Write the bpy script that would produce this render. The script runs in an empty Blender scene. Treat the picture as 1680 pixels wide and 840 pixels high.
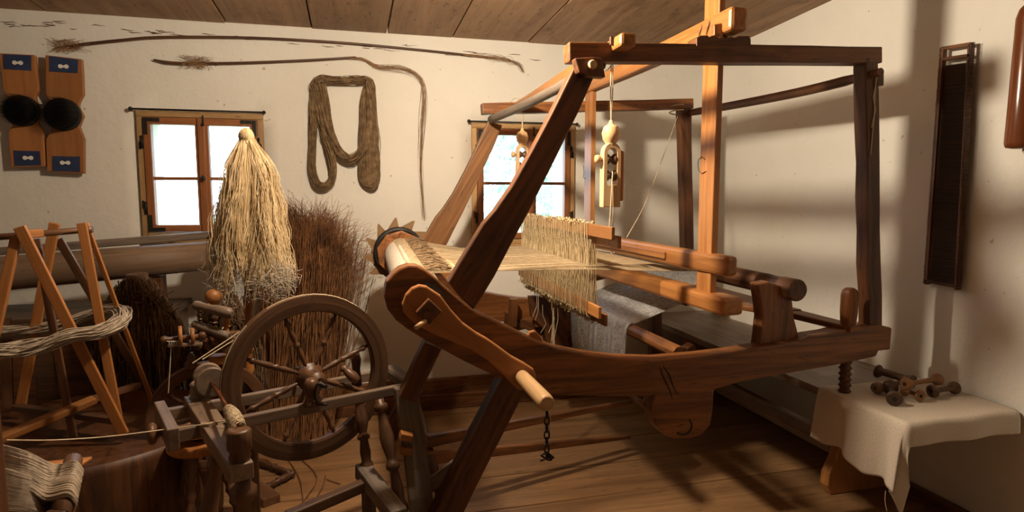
import bpy, bmesh, math, random
import numpy as np
from mathutils import Vector, Matrix, noise
random.seed(7)
R = random.random
def U(a, b): return a + (b - a) * R()
V = Vector
PI = math.pi

# ---------------------------------------------------------------- camera
FPX = 1004.0
TH = math.atan(100 / FPX)
PSI = math.atan(264 * math.cos(TH) / FPX)
CAMZ = 1.2
FW = V((math.sin(PSI) * math.cos(TH), math.cos(PSI) * math.cos(TH), -math.sin(TH)))
RT = V((math.cos(PSI), -math.sin(PSI), 0))
UP = RT.cross(FW)
CO = V((0, 0, CAMZ))
sc = bpy.context.scene
col = sc.collection
cam = bpy.data.objects.new('camera', bpy.data.cameras.new('camera'))
cam.data.sensor_width = 36; cam.data.lens = 36 * FPX / 1680
cam.data.clip_start = 0.02
cam.matrix_world = Matrix.Translation(CO) @ Matrix((RT, UP, -FW)).transposed().to_4x4()
col.objects.link(cam); sc.camera = cam

def W(x, y, X=None, Y=None, Z=None):
    """measured place in the room: the sight line of photo point x,y met with a plane of the room"""
    d = FW + RT * ((x - 840) / FPX) + UP * ((420 - y) / FPX)
    t = X / d.x if X is not None else Y / d.y if Y is not None else (Z - CAMZ) / d.z
    return CO + d * t

# ---------------------------------------------------------------- world, lights, exposure
wd = bpy.data.worlds.new('daylight'); sc.world = wd; wd.use_nodes = True
nt = wd.node_tree; nt.nodes.clear()
bg = nt.nodes.new('ShaderNodeBackground'); wo = nt.nodes.new('ShaderNodeOutputWorld')
bg.inputs[0].default_value = (0.66, 0.82, 1.0, 1); bg.inputs[1].default_value = 7.5
nt.links.new(bg.outputs[0], wo.inputs[0])
LAMP = V((0.16, 1.84, 1.9))
ld = bpy.data.lights.new('lamp_light', 'POINT'); ld.energy = 68; ld.color = (1.0, 0.82, 0.60); ld.shadow_soft_size = 0.045
lo = bpy.data.objects.new('lamp_light', ld); lo.location = LAMP; col.objects.link(lo)
# spot added at the lamp to boost light to the right and down
ls = bpy.data.lights.new('lamp_boost_spot', 'SPOT'); ls.energy = 66; ls.color = (1.0, 0.84, 0.64); ls.shadow_soft_size = 0.045
ls.spot_size = math.radians(165); ls.spot_blend = 1.0
lr = bpy.data.objects.new('lamp_boost_spot', ls); lr.location = LAMP; lr.rotation_euler = V((.8, .35, -.42)).to_track_quat('-Z', 'Y').to_euler(); col.objects.link(lr)
def portal(loc, rot, sx, sy):
    d = bpy.data.lights.new('window_portal', 'AREA'); d.shape = 'RECTANGLE'; d.size = sx; d.size_y = sy
    d.cycles.is_portal = True
    o = bpy.data.objects.new('window_portal', d); o.location = loc; o.rotation_euler = rot; col.objects.link(o)
sc.view_settings.view_transform = 'Standard'; sc.view_settings.look = 'None'
sc.view_settings.exposure = 0.0; sc.view_settings.gamma = 1.0; sc.view_settings.use_curve_mapping = False

# ---------------------------------------------------------------- materials
def newmat(name):
    m = bpy.data.materials.new(name); m.use_nodes = True
    n = m.node_tree.nodes; b = n['Principled BSDF']
    return m, m.node_tree, b
def node(t, typ, **k):
    n = t.nodes.new(typ)
    for a, v in k.items(): setattr(n, a, v)
    return n
def ramp(t, fac, stops):
    r = node(t, 'ShaderNodeValToRGB'); e = r.color_ramp.elements
    e[0].position, e[0].color = stops[0][0], (*stops[0][1], 1)
    e[1].position, e[1].color = stops[-1][0], (*stops[-1][1], 1)
    for p, c in stops[1:-1]:
        q = e.new(p); q.color = (*c, 1)
    t.links.new(fac, r.inputs[0]); return r.outputs[0]
def mapped(t, src, scale, rnd=True):
    mp = node(t, 'ShaderNodeMapping'); mp.inputs['Scale'].default_value = scale
    t.links.new(src, mp.inputs[0])
    if rnd:
        oi = node(t, 'ShaderNodeObjectInfo'); mu = node(t, 'ShaderNodeMath', operation='MULTIPLY'); mu.inputs[1].default_value = 37.0
        t.links.new(oi.outputs['Random'], mu.inputs[0]); t.links.new(mu.outputs[0], mp.inputs['Location'])
    return mp.outputs[0]
def noise_n(t, vec, scale=1, detail=5, rough=.6, dist=0):
    n = node(t, 'ShaderNodeTexNoise'); n.inputs['Scale'].default_value = scale; n.inputs['Detail'].default_value = detail
    n.inputs['Roughness'].default_value = rough; n.inputs['Distortion'].default_value = dist
    t.links.new(vec, n.inputs['Vector']); return n.outputs[0]
def mixc(t, fac, a, b, mode='MIX'):
    m = node(t, 'ShaderNodeMix', data_type='RGBA', blend_type=mode)
    if isinstance(fac, float): m.inputs[0].default_value = fac
    else: t.links.new(fac, m.inputs[0])
    for s, i in ((a, 6), (b, 7)):
        if isinstance(s, tuple): m.inputs[i].default_value = (*s, 1)
        else: t.links.new(s, m.inputs[i])
    return m.outputs[2]
def bump(t, b, h, strength=.3, dist=.002):
    n = node(t, 'ShaderNodeBump'); n.inputs['Strength'].default_value = strength; n.inputs['Distance'].default_value = dist
    t.links.new(h, n.inputs['Height']); t.links.new(n.outputs[0], b.inputs['Normal'])
def wood(name, dark, light, rough=.5, grain=1.0, spots=.35, spotcol=(.03, .015, .008), bs=.35, vary=.25):
    m, t, b = newmat(name)
    at = node(t, 'ShaderNodeAttribute', attribute_name='gr')
    v = mapped(t, at.outputs['Vector'], (2.2 * grain, 34 * grain, 34 * grain))
    n1 = noise_n(t, v, 1, 6, .62, 1.2)
    c = ramp(t, n1, [(.32, dark), (.5, tuple((a + d) / 2 for a, d in zip(dark, light))), (.68, light)])
    v2 = mapped(t, at.outputs['Vector'], (5, 9, 9)); n2 = noise_n(t, v2, 1, 4, .6)
    f = ramp(t, n2, [(.55, (0, 0, 0)), (.78, (spots, spots, spots))])
    c = mixc(t, f, c, spotcol)
    v3 = mapped(t, at.outputs['Vector'], (14, 60, 60)); n3 = noise_n(t, v3, 1, 3, .5)
    s = ramp(t, n3, [(.62, (0, 0, 0)), (.72, (spots, spots, spots))]); c = mixc(t, s, c, spotcol)
    oi = node(t, 'ShaderNodeObjectInfo'); hs = node(t, 'ShaderNodeHueSaturation')
    mr = node(t, 'ShaderNodeMapRange'); mr.inputs[3].default_value = 1 - vary; mr.inputs[4].default_value = 1 + vary
    t.links.new(oi.outputs['Random'], mr.inputs[0]); t.links.new(mr.outputs[0], hs.inputs['Value']); t.links.new(c, hs.inputs['Color'])
    t.links.new(hs.outputs[0], b.inputs['Base Color'])
    rr = node(t, 'ShaderNodeMapRange'); rr.inputs[3].default_value = rough - .12; rr.inputs[4].default_value = rough + .15
    t.links.new(n2, rr.inputs[0]); t.links.new(rr.outputs[0], b.inputs['Roughness'])
    bump(t, b, n1, bs, .0015)
    return m
def fibre(name, c1, c2, rough=.75, scale=60, sheen=.1):
    m, t, b = newmat(name)
    g = node(t, 'ShaderNodeNewGeometry')
    n = noise_n(t, g.outputs['Position'], scale, 3)
    at = node(t, 'ShaderNodeAttribute', attribute_name='gr'); n2 = noise_n(t, at.outputs['Vector'], 3.0, 2)
    ad = node(t, 'ShaderNodeMath', operation='MULTIPLY_ADD'); ad.inputs[1].default_value = .5; hf = node(t, 'ShaderNodeMath', operation='MULTIPLY'); hf.inputs[1].default_value = .5
    t.links.new(n, hf.inputs[0]); t.links.new(n2, ad.inputs[0]); t.links.new(hf.outputs[0], ad.inputs[2])
    c = ramp(t, ad.outputs[0], [(.38, c1), (.62, c2)])
    t.links.new(c, b.inputs['Base Color']); b.inputs['Roughness'].default_value = rough
    return m
def plain(name, c, rough=.6, metal=0, bs=0):
    m, t, b = newmat(name)
    tc = node(t, 'ShaderNodeTexCoord'); n = noise_n(t, tc.outputs['Object'], 30, 4)
    cc = ramp(t, n, [(.3, tuple(x * .7 for x in c)), (.7, tuple(min(1, x * 1.2) for x in c))])
    t.links.new(cc, b.inputs['Base Color']); b.inputs['Roughness'].default_value = rough; b.inputs['Metallic'].default_value = metal
    if bs: bump(t, b, n, bs, .002)
    return m
def plaster(name):
    m, t, b = newmat(name)
    g = node(t, 'ShaderNodeNewGeometry'); p = g.outputs['Position']
    n1 = noise_n(t, p, 1.6, 5, .6); n2 = noise_n(t, p, 22, 6, .7); n3 = noise_n(t, p, 6, 4, .6)
    c = ramp(t, n1, [(.3, (.73, .70, .63)), (.7, (.81, .785, .72))])
    sp = ramp(t, noise_n(t, p, 34, 2, .4), [(.74, (0, 0, 0)), (.77, (.6, .6, .6))])
    c = mixc(t, sp, c, (.36, .25, .15))
    t.links.new(c, b.inputs['Base Color']); b.inputs['Roughness'].default_value = .9
    ad = node(t, 'ShaderNodeMath', operation='MULTIPLY_ADD'); ad.inputs[1].default_value = .25
    t.links.new(n2, ad.inputs[0]); t.links.new(n3, ad.inputs[2]); bump(t, b, ad.outputs[0], .55, .012)
    return m
M = {}
M['plaster'] = plaster('lime_plaster')
M['oak'] = wood('old_dark_loom_oak', (.045, .015, .005), (.175, .064, .019), .5, .8, .8)
M['oak_warm'] = wood('old_brown_loom_wood', (.080, .027, .008), (.30, .115, .031), .46, .8, .7)
M['loom_lit'] = wood('lit_brown_loom_wood', (.13, .052, .016), (.36, .16, .05), .5, .8, .5)  # lamplight on the far brace put into a lighter brown
M['greywood'] = wood('grey_weathered_wood', (.10, .075, .058), (.24, .185, .14), .6, 1, .4)
M['honey'] = wood('honey_pine', (.27, .100, .025), (.46, .205, .062), .36, .8, .12, (.15, .06, .02))
M['palehoney'] = wood('pale_turned_wood', (.52, .32, .15), (.70, .47, .25), .42, 1, .1, (.3, .15, .06))
M['tan'] = wood('tan_tooth_wood', (.20, .105, .042), (.33, .19, .085), .5, 1, .2)
M['swift'] = wood('orange_lath_wood', (.28, .105, .026), (.43, .18, .05), .5, 1, .2, (.1, .04, .02))
M['turned'] = wood('turned_brown_wood', (.07, .030, .014), (.165, .078, .038), .4, 1, .3)
M['wheelwood'] = wood('dark_wheel_wood', (.050, .024, .012), (.125, .064, .032), .42, 1, .35)
M['benchwood'] = wood('grey_brown_bench_wood', (.13, .085, .06), (.27, .195, .14), .45, .7, .4)
M['winframe'] = wood('yellow_frame_wood', (.30, .17, .065), (.46, .29, .125), .5, 1, .5)
M['sash'] = wood('red_brown_sash_wood', (.22, .075, .024), (.36, .14, .045), .4, 1, .3)
M['carder'] = wood('carder_board_wood', (.26, .10, .03), (.36, .15, .045), .45, .6, .15)
M['floor'] = wood('floor_pine', (.19, .098, .042), (.345, .19, .085), .42, .45, .5, (.06, .025, .01), .3, .12)
M['ceil'] = wood('ceiling_board', (.235, .128, .06), (.38, .225, .11), .6, .5, .75, (.085, .045, .02), .2, .14)
M['polished'] = wood('polished_dark_wood', (.10, .025, .008), (.20, .06, .018), .22, .6, .3)
M['spool'] = wood('spool_orange_wood', (.18, .08, .025), (.28, .13, .045), .5, 1, .2)
M['iron'] = plain('black_iron', (.03, .028, .026), .55, .6, .3)
M['blue'] = plain('blue_paper', (.02, .035, .10), .7)
M['black'] = plain('black_pin_bed', (.012, .010, .008), .8)
M['flax'] = fibre('golden_flax', (.50, .35, .17), (.84, .68, .43), .45, 14)
M['tow'] = fibre('grey_flax_ends', (.58, .53, .46), (.84, .80, .72), .6, 40)
M['yarn'] = fibre('brown_hemp_yarn', (.095, .056, .026), (.34, .22, .11), .85, 30)
M['wool'] = fibre('grey_beige_wool', (.24, .19, .14), (.55, .46, .36), .85, 35)
M['thread'] = fibre('natural_linen_thread', (.30, .215, .12), (.54, .42, .26), .75, 40)
M['heddle'] = fibre('heddle_string', (.45, .32, .15), (.80, .65, .40), .8, 60)
M['cord'] = fibre('pale_cord', (.55, .43, .27), (.75, .63, .45), .8, 50)
M['twig'] = fibre('broom_twig', (.07, .026, .010), (.36, .16, .055), .75, 12)
M['twiglight'] = fibre('dry_stalk', (.20, .10, .04), (.38, .22, .10), .75, 25)
M['straw'] = fibre('dark_fibre_bundle', (.07, .038, .018), (.19, .11, .055), .85, 30)
M['roller'] = wood('grey_brown_roller_wood', (.16, .095, .055), (.27, .175, .11), .6, .6, .3)
def woven(name, c1, c2, sc1, sc2, bs=.4, streak=True):
    m, t, b = newmat(name)
    at = node(t, 'ShaderNodeAttribute', attribute_name='gr')
    v = mapped(t, at.outputs['Vector'], (sc1, sc2, 10), False); n = noise_n(t, v, 1, 4, .7)
    w = mapped(t, at.outputs['Vector'], (sc2, sc1, 10), False); n2 = noise_n(t, w, 1, 4, .7)
    ml = node(t, 'ShaderNodeMath', operation='ADD'); t.links.new(n, ml.inputs[0]); t.links.new(n2, ml.inputs[1])
    hf = node(t, 'ShaderNodeMath', operation='MULTIPLY'); hf.inputs[1].default_value = .5; t.links.new(ml.outputs[0], hf.inputs[0])
    c = ramp(t, hf.outputs[0], [(.4, c1), (.6, c2)])
    t.links.new(c, b.inputs['Base Color']); b.inputs['Roughness'].default_value = .8
    bump(t, b, hf.outputs[0], bs, .002)
    return m
M['linen'] = woven('grey_woven_linen', (.20, .205, .215), (.80, .79, .77), 22, 260)
M['whitecloth'] = woven('cream_cloth', (.50, .43, .35), (.68, .60, .50), 150, 220, .3)
M['leaf'] = fibre('garden_leaf', (.38, .52, .42), (.58, .68, .60), .6, 2)
M['lawn'] = fibre('garden_grass', (.25, .34, .18), (.40, .48, .30), .9, 3)
m, t, b = newmat('window_glass')
tr = node(t, 'ShaderNodeBsdfTransparent'); gl = node(t, 'ShaderNodeBsdfGlossy'); gl.inputs['Roughness'].default_value = .05
mx = node(t, 'ShaderNodeMixShader'); mx.inputs[0].default_value = .07
t.links.new(tr.outputs[0], mx.inputs[1]); t.links.new(gl.outputs[0], mx.inputs[2]); t.links.new(mx.outputs[0], t.nodes['Material Output'].inputs[0])
M['glass'] = m

# ---------------------------------------------------------------- mesh builder
class B:
    def __init__(s):
        s.bm = bmesh.new(); s.gr = s.bm.verts.layers.float_vector.new('gr')
    def _v(s, co, g):
        v = s.bm.verts.new(co); v[s.gr] = V(g); return v
    def bar(s, p0, p1, w, h, up=(0, 0, 1), w1=None, h1=None, n=1, wob=0.0, off=(0, 0)):
        """beam of width w (sideways) and height h (towards up) from p0 to p1"""
        p0, p1 = V(p0), V(p1); a = (p1 - p0); L = a.length; a.normalize()
        up = V(up); u = (up - a * up.dot(a)).normalized(); sd = a.cross(u)
        w1 = w if w1 is None else w1; h1 = h if h1 is None else h1
        rings = []
        for i in range(n + 1):
            f = i / n; c = p0.lerp(p1, f) + sd * off[0] + u * off[1]; ww = w + (w1 - w) * f; hh = h + (h1 - h) * f
            if wob and 0 < i < n: c = c + sd * U(-wob, wob) + u * U(-wob, wob)
            r = []
            for sx, sy in ((-1, -1), (1, -1), (1, 1), (-1, 1)):
                e = (U(-wob, wob) if wob else 0)
                r.append(s._v(c + sd * (sx * ww / 2 + e) + u * (sy * hh / 2 + e), (f * L, sx * ww / 2, sy * hh / 2)))
            rings.append(r)
        for a_, b_ in zip(rings, rings[1:]):
            for k in range(4): s.bm.faces.new((a_[k], a_[(k + 1) % 4], b_[(k + 1) % 4], b_[k]))
        s.bm.faces.new(rings[0][::-1]); s.bm.faces.new(rings[-1]); return s
    def box(s, x0, x1, y0, y1, z0, z1, ax=0):
        p = [((x0, (y0 + y1) / 2, (z0 + z1) / 2), (x1, (y0 + y1) / 2, (z0 + z1) / 2), y1 - y0, z1 - z0, (0, 0, 1)),
             (((x0 + x1) / 2, y0, (z0 + z1) / 2), ((x0 + x1) / 2, y1, (z0 + z1) / 2), x1 - x0, z1 - z0, (0, 0, 1)),
             (((x0 + x1) / 2, (y0 + y1) / 2, z0), ((x0 + x1) / 2, (y0 + y1) / 2, z1), x1 - x0, y1 - y0, (0, 1, 0))][ax]
        return s.bar(*p)
    def prism(s, pts, vec, ax=None):
        """polygon pts swept by vec"""
        pts = [V(p) for p in pts]; vec = V(vec)
        if ax is None:
            ax = max(((a - b_) for a in pts for b_ in pts), key=lambda q: q.length)
        ax = V(ax).normalized(); vn = vec.normalized(); sd = ax.cross(vn).normalized()
        def mk(p): return s._v(p, (p.dot(ax), p.dot(sd), p.dot(vn)))
        a = [mk(p) for p in pts]; b_ = [mk(p + vec) for p in pts]; n = len(pts)
        s.bm.faces.new(a); s.bm.faces.new(b_[::-1])
        for k in range(n): s.bm.faces.new((a[k], b_[k], b_[(k + 1) % n], a[(k + 1) % n]))
        return s
    def tube(s, pts, rad, n=8, cap=True, smooth=True, sq=1.0, up=None):
        pts = [V(p) for p in pts]; N = len(pts)
        if not isinstance(rad, (list, tuple)): rad = [rad] * N
        ref = None; rings = []; L = 0
        for i, p in enumerate(pts):
            t_ = (pts[min(i + 1, N - 1)] - pts[max(i - 1, 0)]); 
            if t_.length < 1e-9: t_ = V((0, 0, 1))
            t_.normalize()
            if ref is None:
                ref = V(up) if up else (V((0, 0, 1)) if abs(t_.z) < .9 else V((1, 0, 0)))
            u = ref - t_ * ref.dot(t_)
            if u.length < 1e-5: u = t_.orthogonal()
            u.normalize(); ref = u; w = t_.cross(u)
            if i: L += (p - pts[i - 1]).length
            rings.append([s._v(p + (u * math.cos(k * 2 * PI / n) * sq + w * math.sin(k * 2 * PI / n)) * rad[i],
                               (L, math.cos(k * 2 * PI / n) * rad[i], math.sin(k * 2 * PI / n) * rad[i])) for k in range(n)])
        for a, b_ in zip(rings, rings[1:]):
            for k in range(n):
                f = s.bm.faces.new((a[k], a[(k + 1) % n], b_[(k + 1) % n], b_[k])); f.smooth = smooth
        if cap and n > 2:
            s.bm.faces.new(rings[0][::-1]); s.bm.faces.new(rings[-1])
        return s
    def lathe(s, p0, p1, prof, n=20, sq=1.0):
        """prof: (t along axis 0..1, radius)"""
        p0, p1 = V(p0), V(p1); a = p1 - p0; L = a.length; d = a.normalized()
        u = d.orthogonal().normalized(); w = d.cross(u); rings = []; l = 0; pr_ = None
        for t_, r in prof:
            if pr_: l += math.hypot((t_ - pr_[0]) * L, r - pr_[1])
            pr_ = (t_, r); r = max(r, 1e-4)
            rings.append([s._v(p0 + a * t_ + (u * math.cos(k * 2 * PI / n) + w * math.sin(k * 2 * PI / n)) * r,
                               (t_ * L, math.cos(k * 2 * PI / n) * r, math.sin(k * 2 * PI / n) * r)) for k in range(n)])
        for i, (a_, b_) in enumerate(zip(rings, rings[1:])):
            dr = abs(prof[i + 1][1] - prof[i][1]); dz = abs(prof[i + 1][0] - prof[i][0]) * L
            for k in range(n):
                f = s.bm.faces.new((a_[k], a_[(k + 1) % n], b_[(k + 1) % n], b_[k])); f.smooth = dz > 1e-6
        s.bm.faces.new(rings[0][::-1]); s.bm.faces.new(rings[-1]); return s
    def ball(s, c, r, n=16, z=1.0):
        c = V(c); pf = [((1 - math.cos(i * PI / 10)) / 2, r * math.sin(i * PI / 10)) for i in range(11)]
        return s.lathe(c - V((0, 0, r * z)), c + V((0, 0, r * z)), pf, n)
    def ring(s, c, ax, ro, ri, th, n=72, groove=0):
        c, ax = V(c), V(ax).normalized(); u = V((0, 0, 1)); u = (u - ax * u.dot(ax)).normalized(); w = ax.cross(u)
        h = th / 2
        sec = [(ri, -h), (ri + (ro - ri) * .5, -h * 1.08), (ro, -h), (ro, -h * .45), (ro - groove, 0), (ro, h * .45), (ro, h), (ri + (ro - ri) * .5, h * 1.08), (ri, h)]
        rings = []
        for k in range(n):
            a = 2 * PI * k / n; d = u * math.cos(a) + w * math.sin(a)
            rings.append([s._v(c + d * r + ax * z, (a * ro, r, z)) for r, z in sec])
        m_ = len(sec)
        for k in range(n):
            a_, b_ = rings[k], rings[(k + 1) % n]
            for i in range(m_): s.bm.faces.new((a_[i], a_[(i + 1) % m_], b_[(i + 1) % m_], b_[i]))
        return s
    def grid(s, f, nu, nv, smooth=True, g=None, thick=0):
        vs = [[None] * (nv + 1) for _ in range(nu + 1)]
        for i in range(nu + 1):
            for j in range(nv + 1):
                p = V(f(i / nu, j / nv)); vs[i][j] = s._v(p, g(i / nu, j / nv) if g else p)
        for i in range(nu):
            for j in range(nv):
                q = s.bm.faces.new((vs[i][j], vs[i + 1][j], vs[i + 1][j + 1], vs[i][j + 1])); q.smooth = smooth
        return s
    def out(s, name, mat, parent=None, bev=0, solid=0):
        if parent is not None:
            off = parent.matrix_world.translation if False else WORLD[parent.name]
            for v in s.bm.verts: v.co -= off
        else: off = V((0, 0, 0))
        bmesh.ops.recalc_face_normals(s.bm, faces=s.bm.faces)
        me = bpy.data.meshes.new(name); s.bm.to_mesh(me); s.bm.free()
        me.materials.append(M[mat] if isinstance(mat, str) else mat)
        o = bpy.data.objects.new(name, me); col.objects.link(o)
        if parent is not None: o.parent = parent
        WORLD[o.name] = off.copy() if parent is not None else V((0, 0, 0))
        if bev:
            md = o.modifiers.new('bevel', 'BEVEL'); md.width = bev; md.segments = 2; md.limit_method = 'ANGLE'; md.angle_limit = .6
        if solid:
            md = o.modifiers.new('solid', 'SOLIDIFY'); md.thickness = solid
        return o
WORLD = {}
def thing(name, label, cat, loc=(0, 0, 0), group=None):
    o = bpy.data.objects.new(name, None); col.objects.link(o); o.location = loc; o.empty_display_size = .1
    WORLD[o.name] = V(loc); o['label'] = label; o['category'] = cat
    if group: o['group'] = group
    return o
def tag(o, label, cat, group=None):
    o['label'] = label; o['category'] = cat
    if group: o['group'] = group
    return o
def struct(o): o['kind'] = 'structure'; return o
def stuff(o): o['kind'] = 'stuff'; return o
def strands(name, lines, r, mat, parent=None, kind=True, sides=3):
    """many fibres joined into one mesh; lines = list of point lists, r = radius or function of 0..1 along the fibre"""
    off = WORLD[parent.name] if parent is not None else V((0, 0, 0))
    if not kind: sides = 6
    vs, fs, gr, base = [], [], [], 0
    an = np.arange(sides) * 2 * PI / sides; ca, sa = np.cos(an), np.sin(an)
    for ln in lines:
        P_ = np.array([tuple(p) for p in ln], float) - np.array(off); n = len(P_)
        T_ = np.gradient(P_, axis=0); T_ /= np.linalg.norm(T_, axis=1)[:, None] + 1e-12
        m_ = np.abs(T_.mean(0)); ref = np.array([1., 0, 0]) if m_[0] <= m_[1] and m_[0] <= m_[2] else (np.array([0, 1., 0]) if m_[1] <= m_[2] else np.array([0, 0, 1.]))
        A_ = np.cross(T_, ref); A_ /= np.linalg.norm(A_, axis=1)[:, None] + 1e-12; C_ = np.cross(T_, A_)
        rr = np.array([r(j / max(1, n - 1)) for j in range(n)]) if callable(r) else np.full(n, r)
        Q = P_[:, None, :] + (A_[:, None, :] * ca[None, :, None] + C_[:, None, :] * sa[None, :, None]) * rr[:, None, None]
        vs.append(Q.reshape(-1, 3))
        i = np.arange(n - 1)[:, None] * sides; k = np.arange(sides)[None, :]; k2 = (k + 1) % sides
        fs.append((base + np.stack([i + k, i + k2, i + sides + k2, i + sides + k], -1)).reshape(-1, 4)); base += n * sides
        rn = R() * 9; gr.append(np.column_stack([np.repeat(np.arange(n) * .05, sides), np.full(n * sides, rn), np.full(n * sides, rn)]))
    Vv = np.concatenate(vs); Ff = np.concatenate(fs); me = bpy.data.meshes.new(name)
    me.vertices.add(len(Vv)); me.vertices.foreach_set('co', Vv.ravel()); me.loops.add(Ff.size); me.loops.foreach_set('vertex_index', Ff.ravel().astype(np.int32))
    me.polygons.add(len(Ff)); me.polygons.foreach_set('loop_start', np.arange(0, Ff.size, 4, dtype=np.int32)); me.polygons.foreach_set('loop_total', np.full(len(Ff), 4, dtype=np.int32))
    at = me.attributes.new('gr', 'FLOAT_VECTOR', 'POINT'); at.data.foreach_set('vector', np.concatenate(gr).astype(np.float32).ravel())
    me.polygons.foreach_set('use_smooth', np.ones(len(Ff), dtype=bool)); me.update(); me.validate()
    me.materials.append(M[mat]); o = bpy.data.objects.new(name, me); col.objects.link(o)
    if parent is not None: o.parent = parent
    WORLD[o.name] = off.copy()
    if kind and len(lines) > 3: o['kind'] = 'stuff'
    return o
def crom(pts, n):
    pts = [V(p) for p in pts]; P_ = [pts[0] * 2 - pts[1]] + pts + [pts[-1] * 2 - pts[-2]]; out = []
    seg = len(pts) - 1
    for i in range(n + 1):
        f = i / n * seg; k = min(int(f), seg - 1); t_ = f - k; a, b_, c, d = P_[k:k + 4]
        out.append(.5 * ((2 * b_) + (c - a) * t_ + (2 * a - 5 * b_ + 4 * c - d) * t_ ** 2 + (3 * b_ - a - 3 * c + d) * t_ ** 3))
    return out
def bundle(path, rad, n, twist=2.0, seg=30, flat=1.0, fdir=(0, 1, 0), stray=.15, jit=.2):
    """n strands wandering inside a thick rope along path"""
    c = crom(path, seg); fd = V(fdir).normalized(); lines = []
    fr = []
    for i in range(len(c)):
        t_ = (c[min(i + 1, seg)] - c[max(i - 1, 0)]).normalized(); b_ = t_.cross(fd)
        b_ = b_.normalized() if b_.length > 1e-4 else t_.orthogonal().normalized(); fr.append((b_, fd))
    for k in range(n):
        th = U(0, 2 * PI); q = math.sqrt(R()) * (1.25 if R() < stray else 1); ph = U(0, 9); tw = twist * U(.6, 1.4); ln = []
        for i in range(seg + 1):
            f = i / seg; r0 = rad(f) if callable(rad) else rad
            a = th + tw * f + .5 * math.sin(f * 9 + ph)
            rr = r0 * q * (1 + jit * math.sin(f * 17 + ph * 3) + .13 * math.sin(f * 29 + th * 2))
            u, w = fr[i]
            ln.append(c[i] + u * math.cos(a) * rr + w * math.sin(a) * rr * flat)
        lines.append(ln)
    return lines
TURN = [(0, .62), (.03, .62), (.05, 1), (.09, 1), (.11, .6), (.2, .72), (.32, 1.02), (.4, .95), (.5, .62), (.53, .6), (.55, .95), (.59, .95), (.61, .6), (.75, .82), (.86, .7), (.9, .98), (.94, .98), (.96, .6), (1, .6)]
def turned(b, p0, p1, r, prof=TURN, n=16): return b.lathe(p0, p1, [(t_, q * r) for t_, q in prof], n)

# ================================================================= ROOM SHELL
XR, YB, XL, YF = 2.15, 3.39, -3.3, -3.4
def zc(Y): return 2.05 + .04 * (YB - Y)
W1 = (-.985, -.435, 1.0, 1.595); W2 = (.665, 1.245, .935, 1.585)
def wallgrid(name, axis, pos, a0, a1, z0, z1f, holes, depth, sgn, amp=.006, step=.09):
    """plaster wall with window openings; axis 'Y' = wall at Y=pos spanning X, 'X' = wall at X=pos spanning Y"""
    us = {a0, a1}; zs = {z0}
    n = int((a1 - a0) / step)
    us |= {a0 + (a1 - a0) * i / n for i in range(n + 1)}
    zt = 2.3; zs |= {z0 + (zt - z0) * i / 24 for i in range(25)}
    for h in holes:
        us = {u for u in us if min(abs(u - h[0]), abs(u - h[1])) > .03 or u in (a0, a1)} | {h[0], h[1]}
        zs = {z for z in zs if min(abs(z - h[2]), abs(z - h[3])) > .03} | {h[2], h[3]}
    us, zs = sorted(us), sorted(zs)
    b = B(); vs = {}
    def vert(u, z, d=0):
        k = (u, z, d)
        if k not in vs:
            o = 0 if d else amp * (noise.noise(V((u * 1.7, z * 1.7, pos))) + .5 * noise.noise(V((u * 5, z * 5, pos))))
            for h in holes:
                if h[0] - .05 < u < h[1] + .05 and h[2] - .05 < z < h[3] + .05: o = 0
            q = pos + sgn * d + o
            p = (u, q, z) if axis == 'Y' else (q, u, z); vs[k] = b._v(p, p)
        return vs[k]
    for i in range(len(us) - 1):
        for j in range(len(zs) - 1):
            uc, zz = (us[i] + us[i + 1]) / 2, (zs[j] + zs[j + 1]) / 2
            if any(h[0] < uc < h[1] and h[2] < zz < h[3] for h in holes): continue
            f = b.bm.faces.new((vert(us[i], zs[j]), vert(us[i + 1], zs[j]), vert(us[i + 1], zs[j + 1]), vert(us[i], zs[j + 1]))); f.smooth = True
    # outer skin and reveals
    for i in range(len(us) - 1):
        for j in range(len(zs) - 1):
            uc, zz = (us[i] + us[i + 1]) / 2, (zs[j] + zs[j + 1]) / 2
            if any(h[0] < uc < h[1] and h[2] < zz < h[3] for h in holes): continue
            b.bm.faces.new((vert(us[i], zs[j], depth), vert(us[i], zs[j + 1], depth), vert(us[i + 1], zs[j + 1], depth), vert(us[i + 1], zs[j], depth)))
    for h in holes:
        uu = [u for u in us if h[0] <= u <= h[1]]; z_ = [z for z in zs if h[2] <= z <= h[3]]
        for a, c in zip(uu, uu[1:]):
            for z in (h[2], h[3]): b.bm.faces.new((vert(a, z), vert(c, z), vert(c, z, depth), vert(a, z, depth)))
        for a, c in zip(z_, z_[1:]):
            for u in (h[0], h[1]): b.bm.faces.new((vert(u, a), vert(u, c), vert(u, c, depth), vert(u, a, depth)))
    return struct(b.out(name, 'plaster'))
wallgrid('wall_back', 'Y', YB, XL - .3, XR + .3, -.05, None, [W1, W2], .34, 1)
wallgrid('wall_right', 'X', XR, YF, YB + .1, -.05, None, [], .3, 1)
wallgrid('wall_left', 'X', XL, YF, YB + .1, -.05, None, [], .3, -1)
wallgrid('wall_front', 'Y', YF, XL - .3, XR + .3, -.05, None, [], .3, -1)
portal((sum(W1[:2]) / 2, YB + .3, 1.3), (PI / 2, 0, 0), .55, .6)
portal((sum(W2[:2]) / 2, YB + .3, 1.26), (PI / 2, 0, 0), .58, .65)
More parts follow.
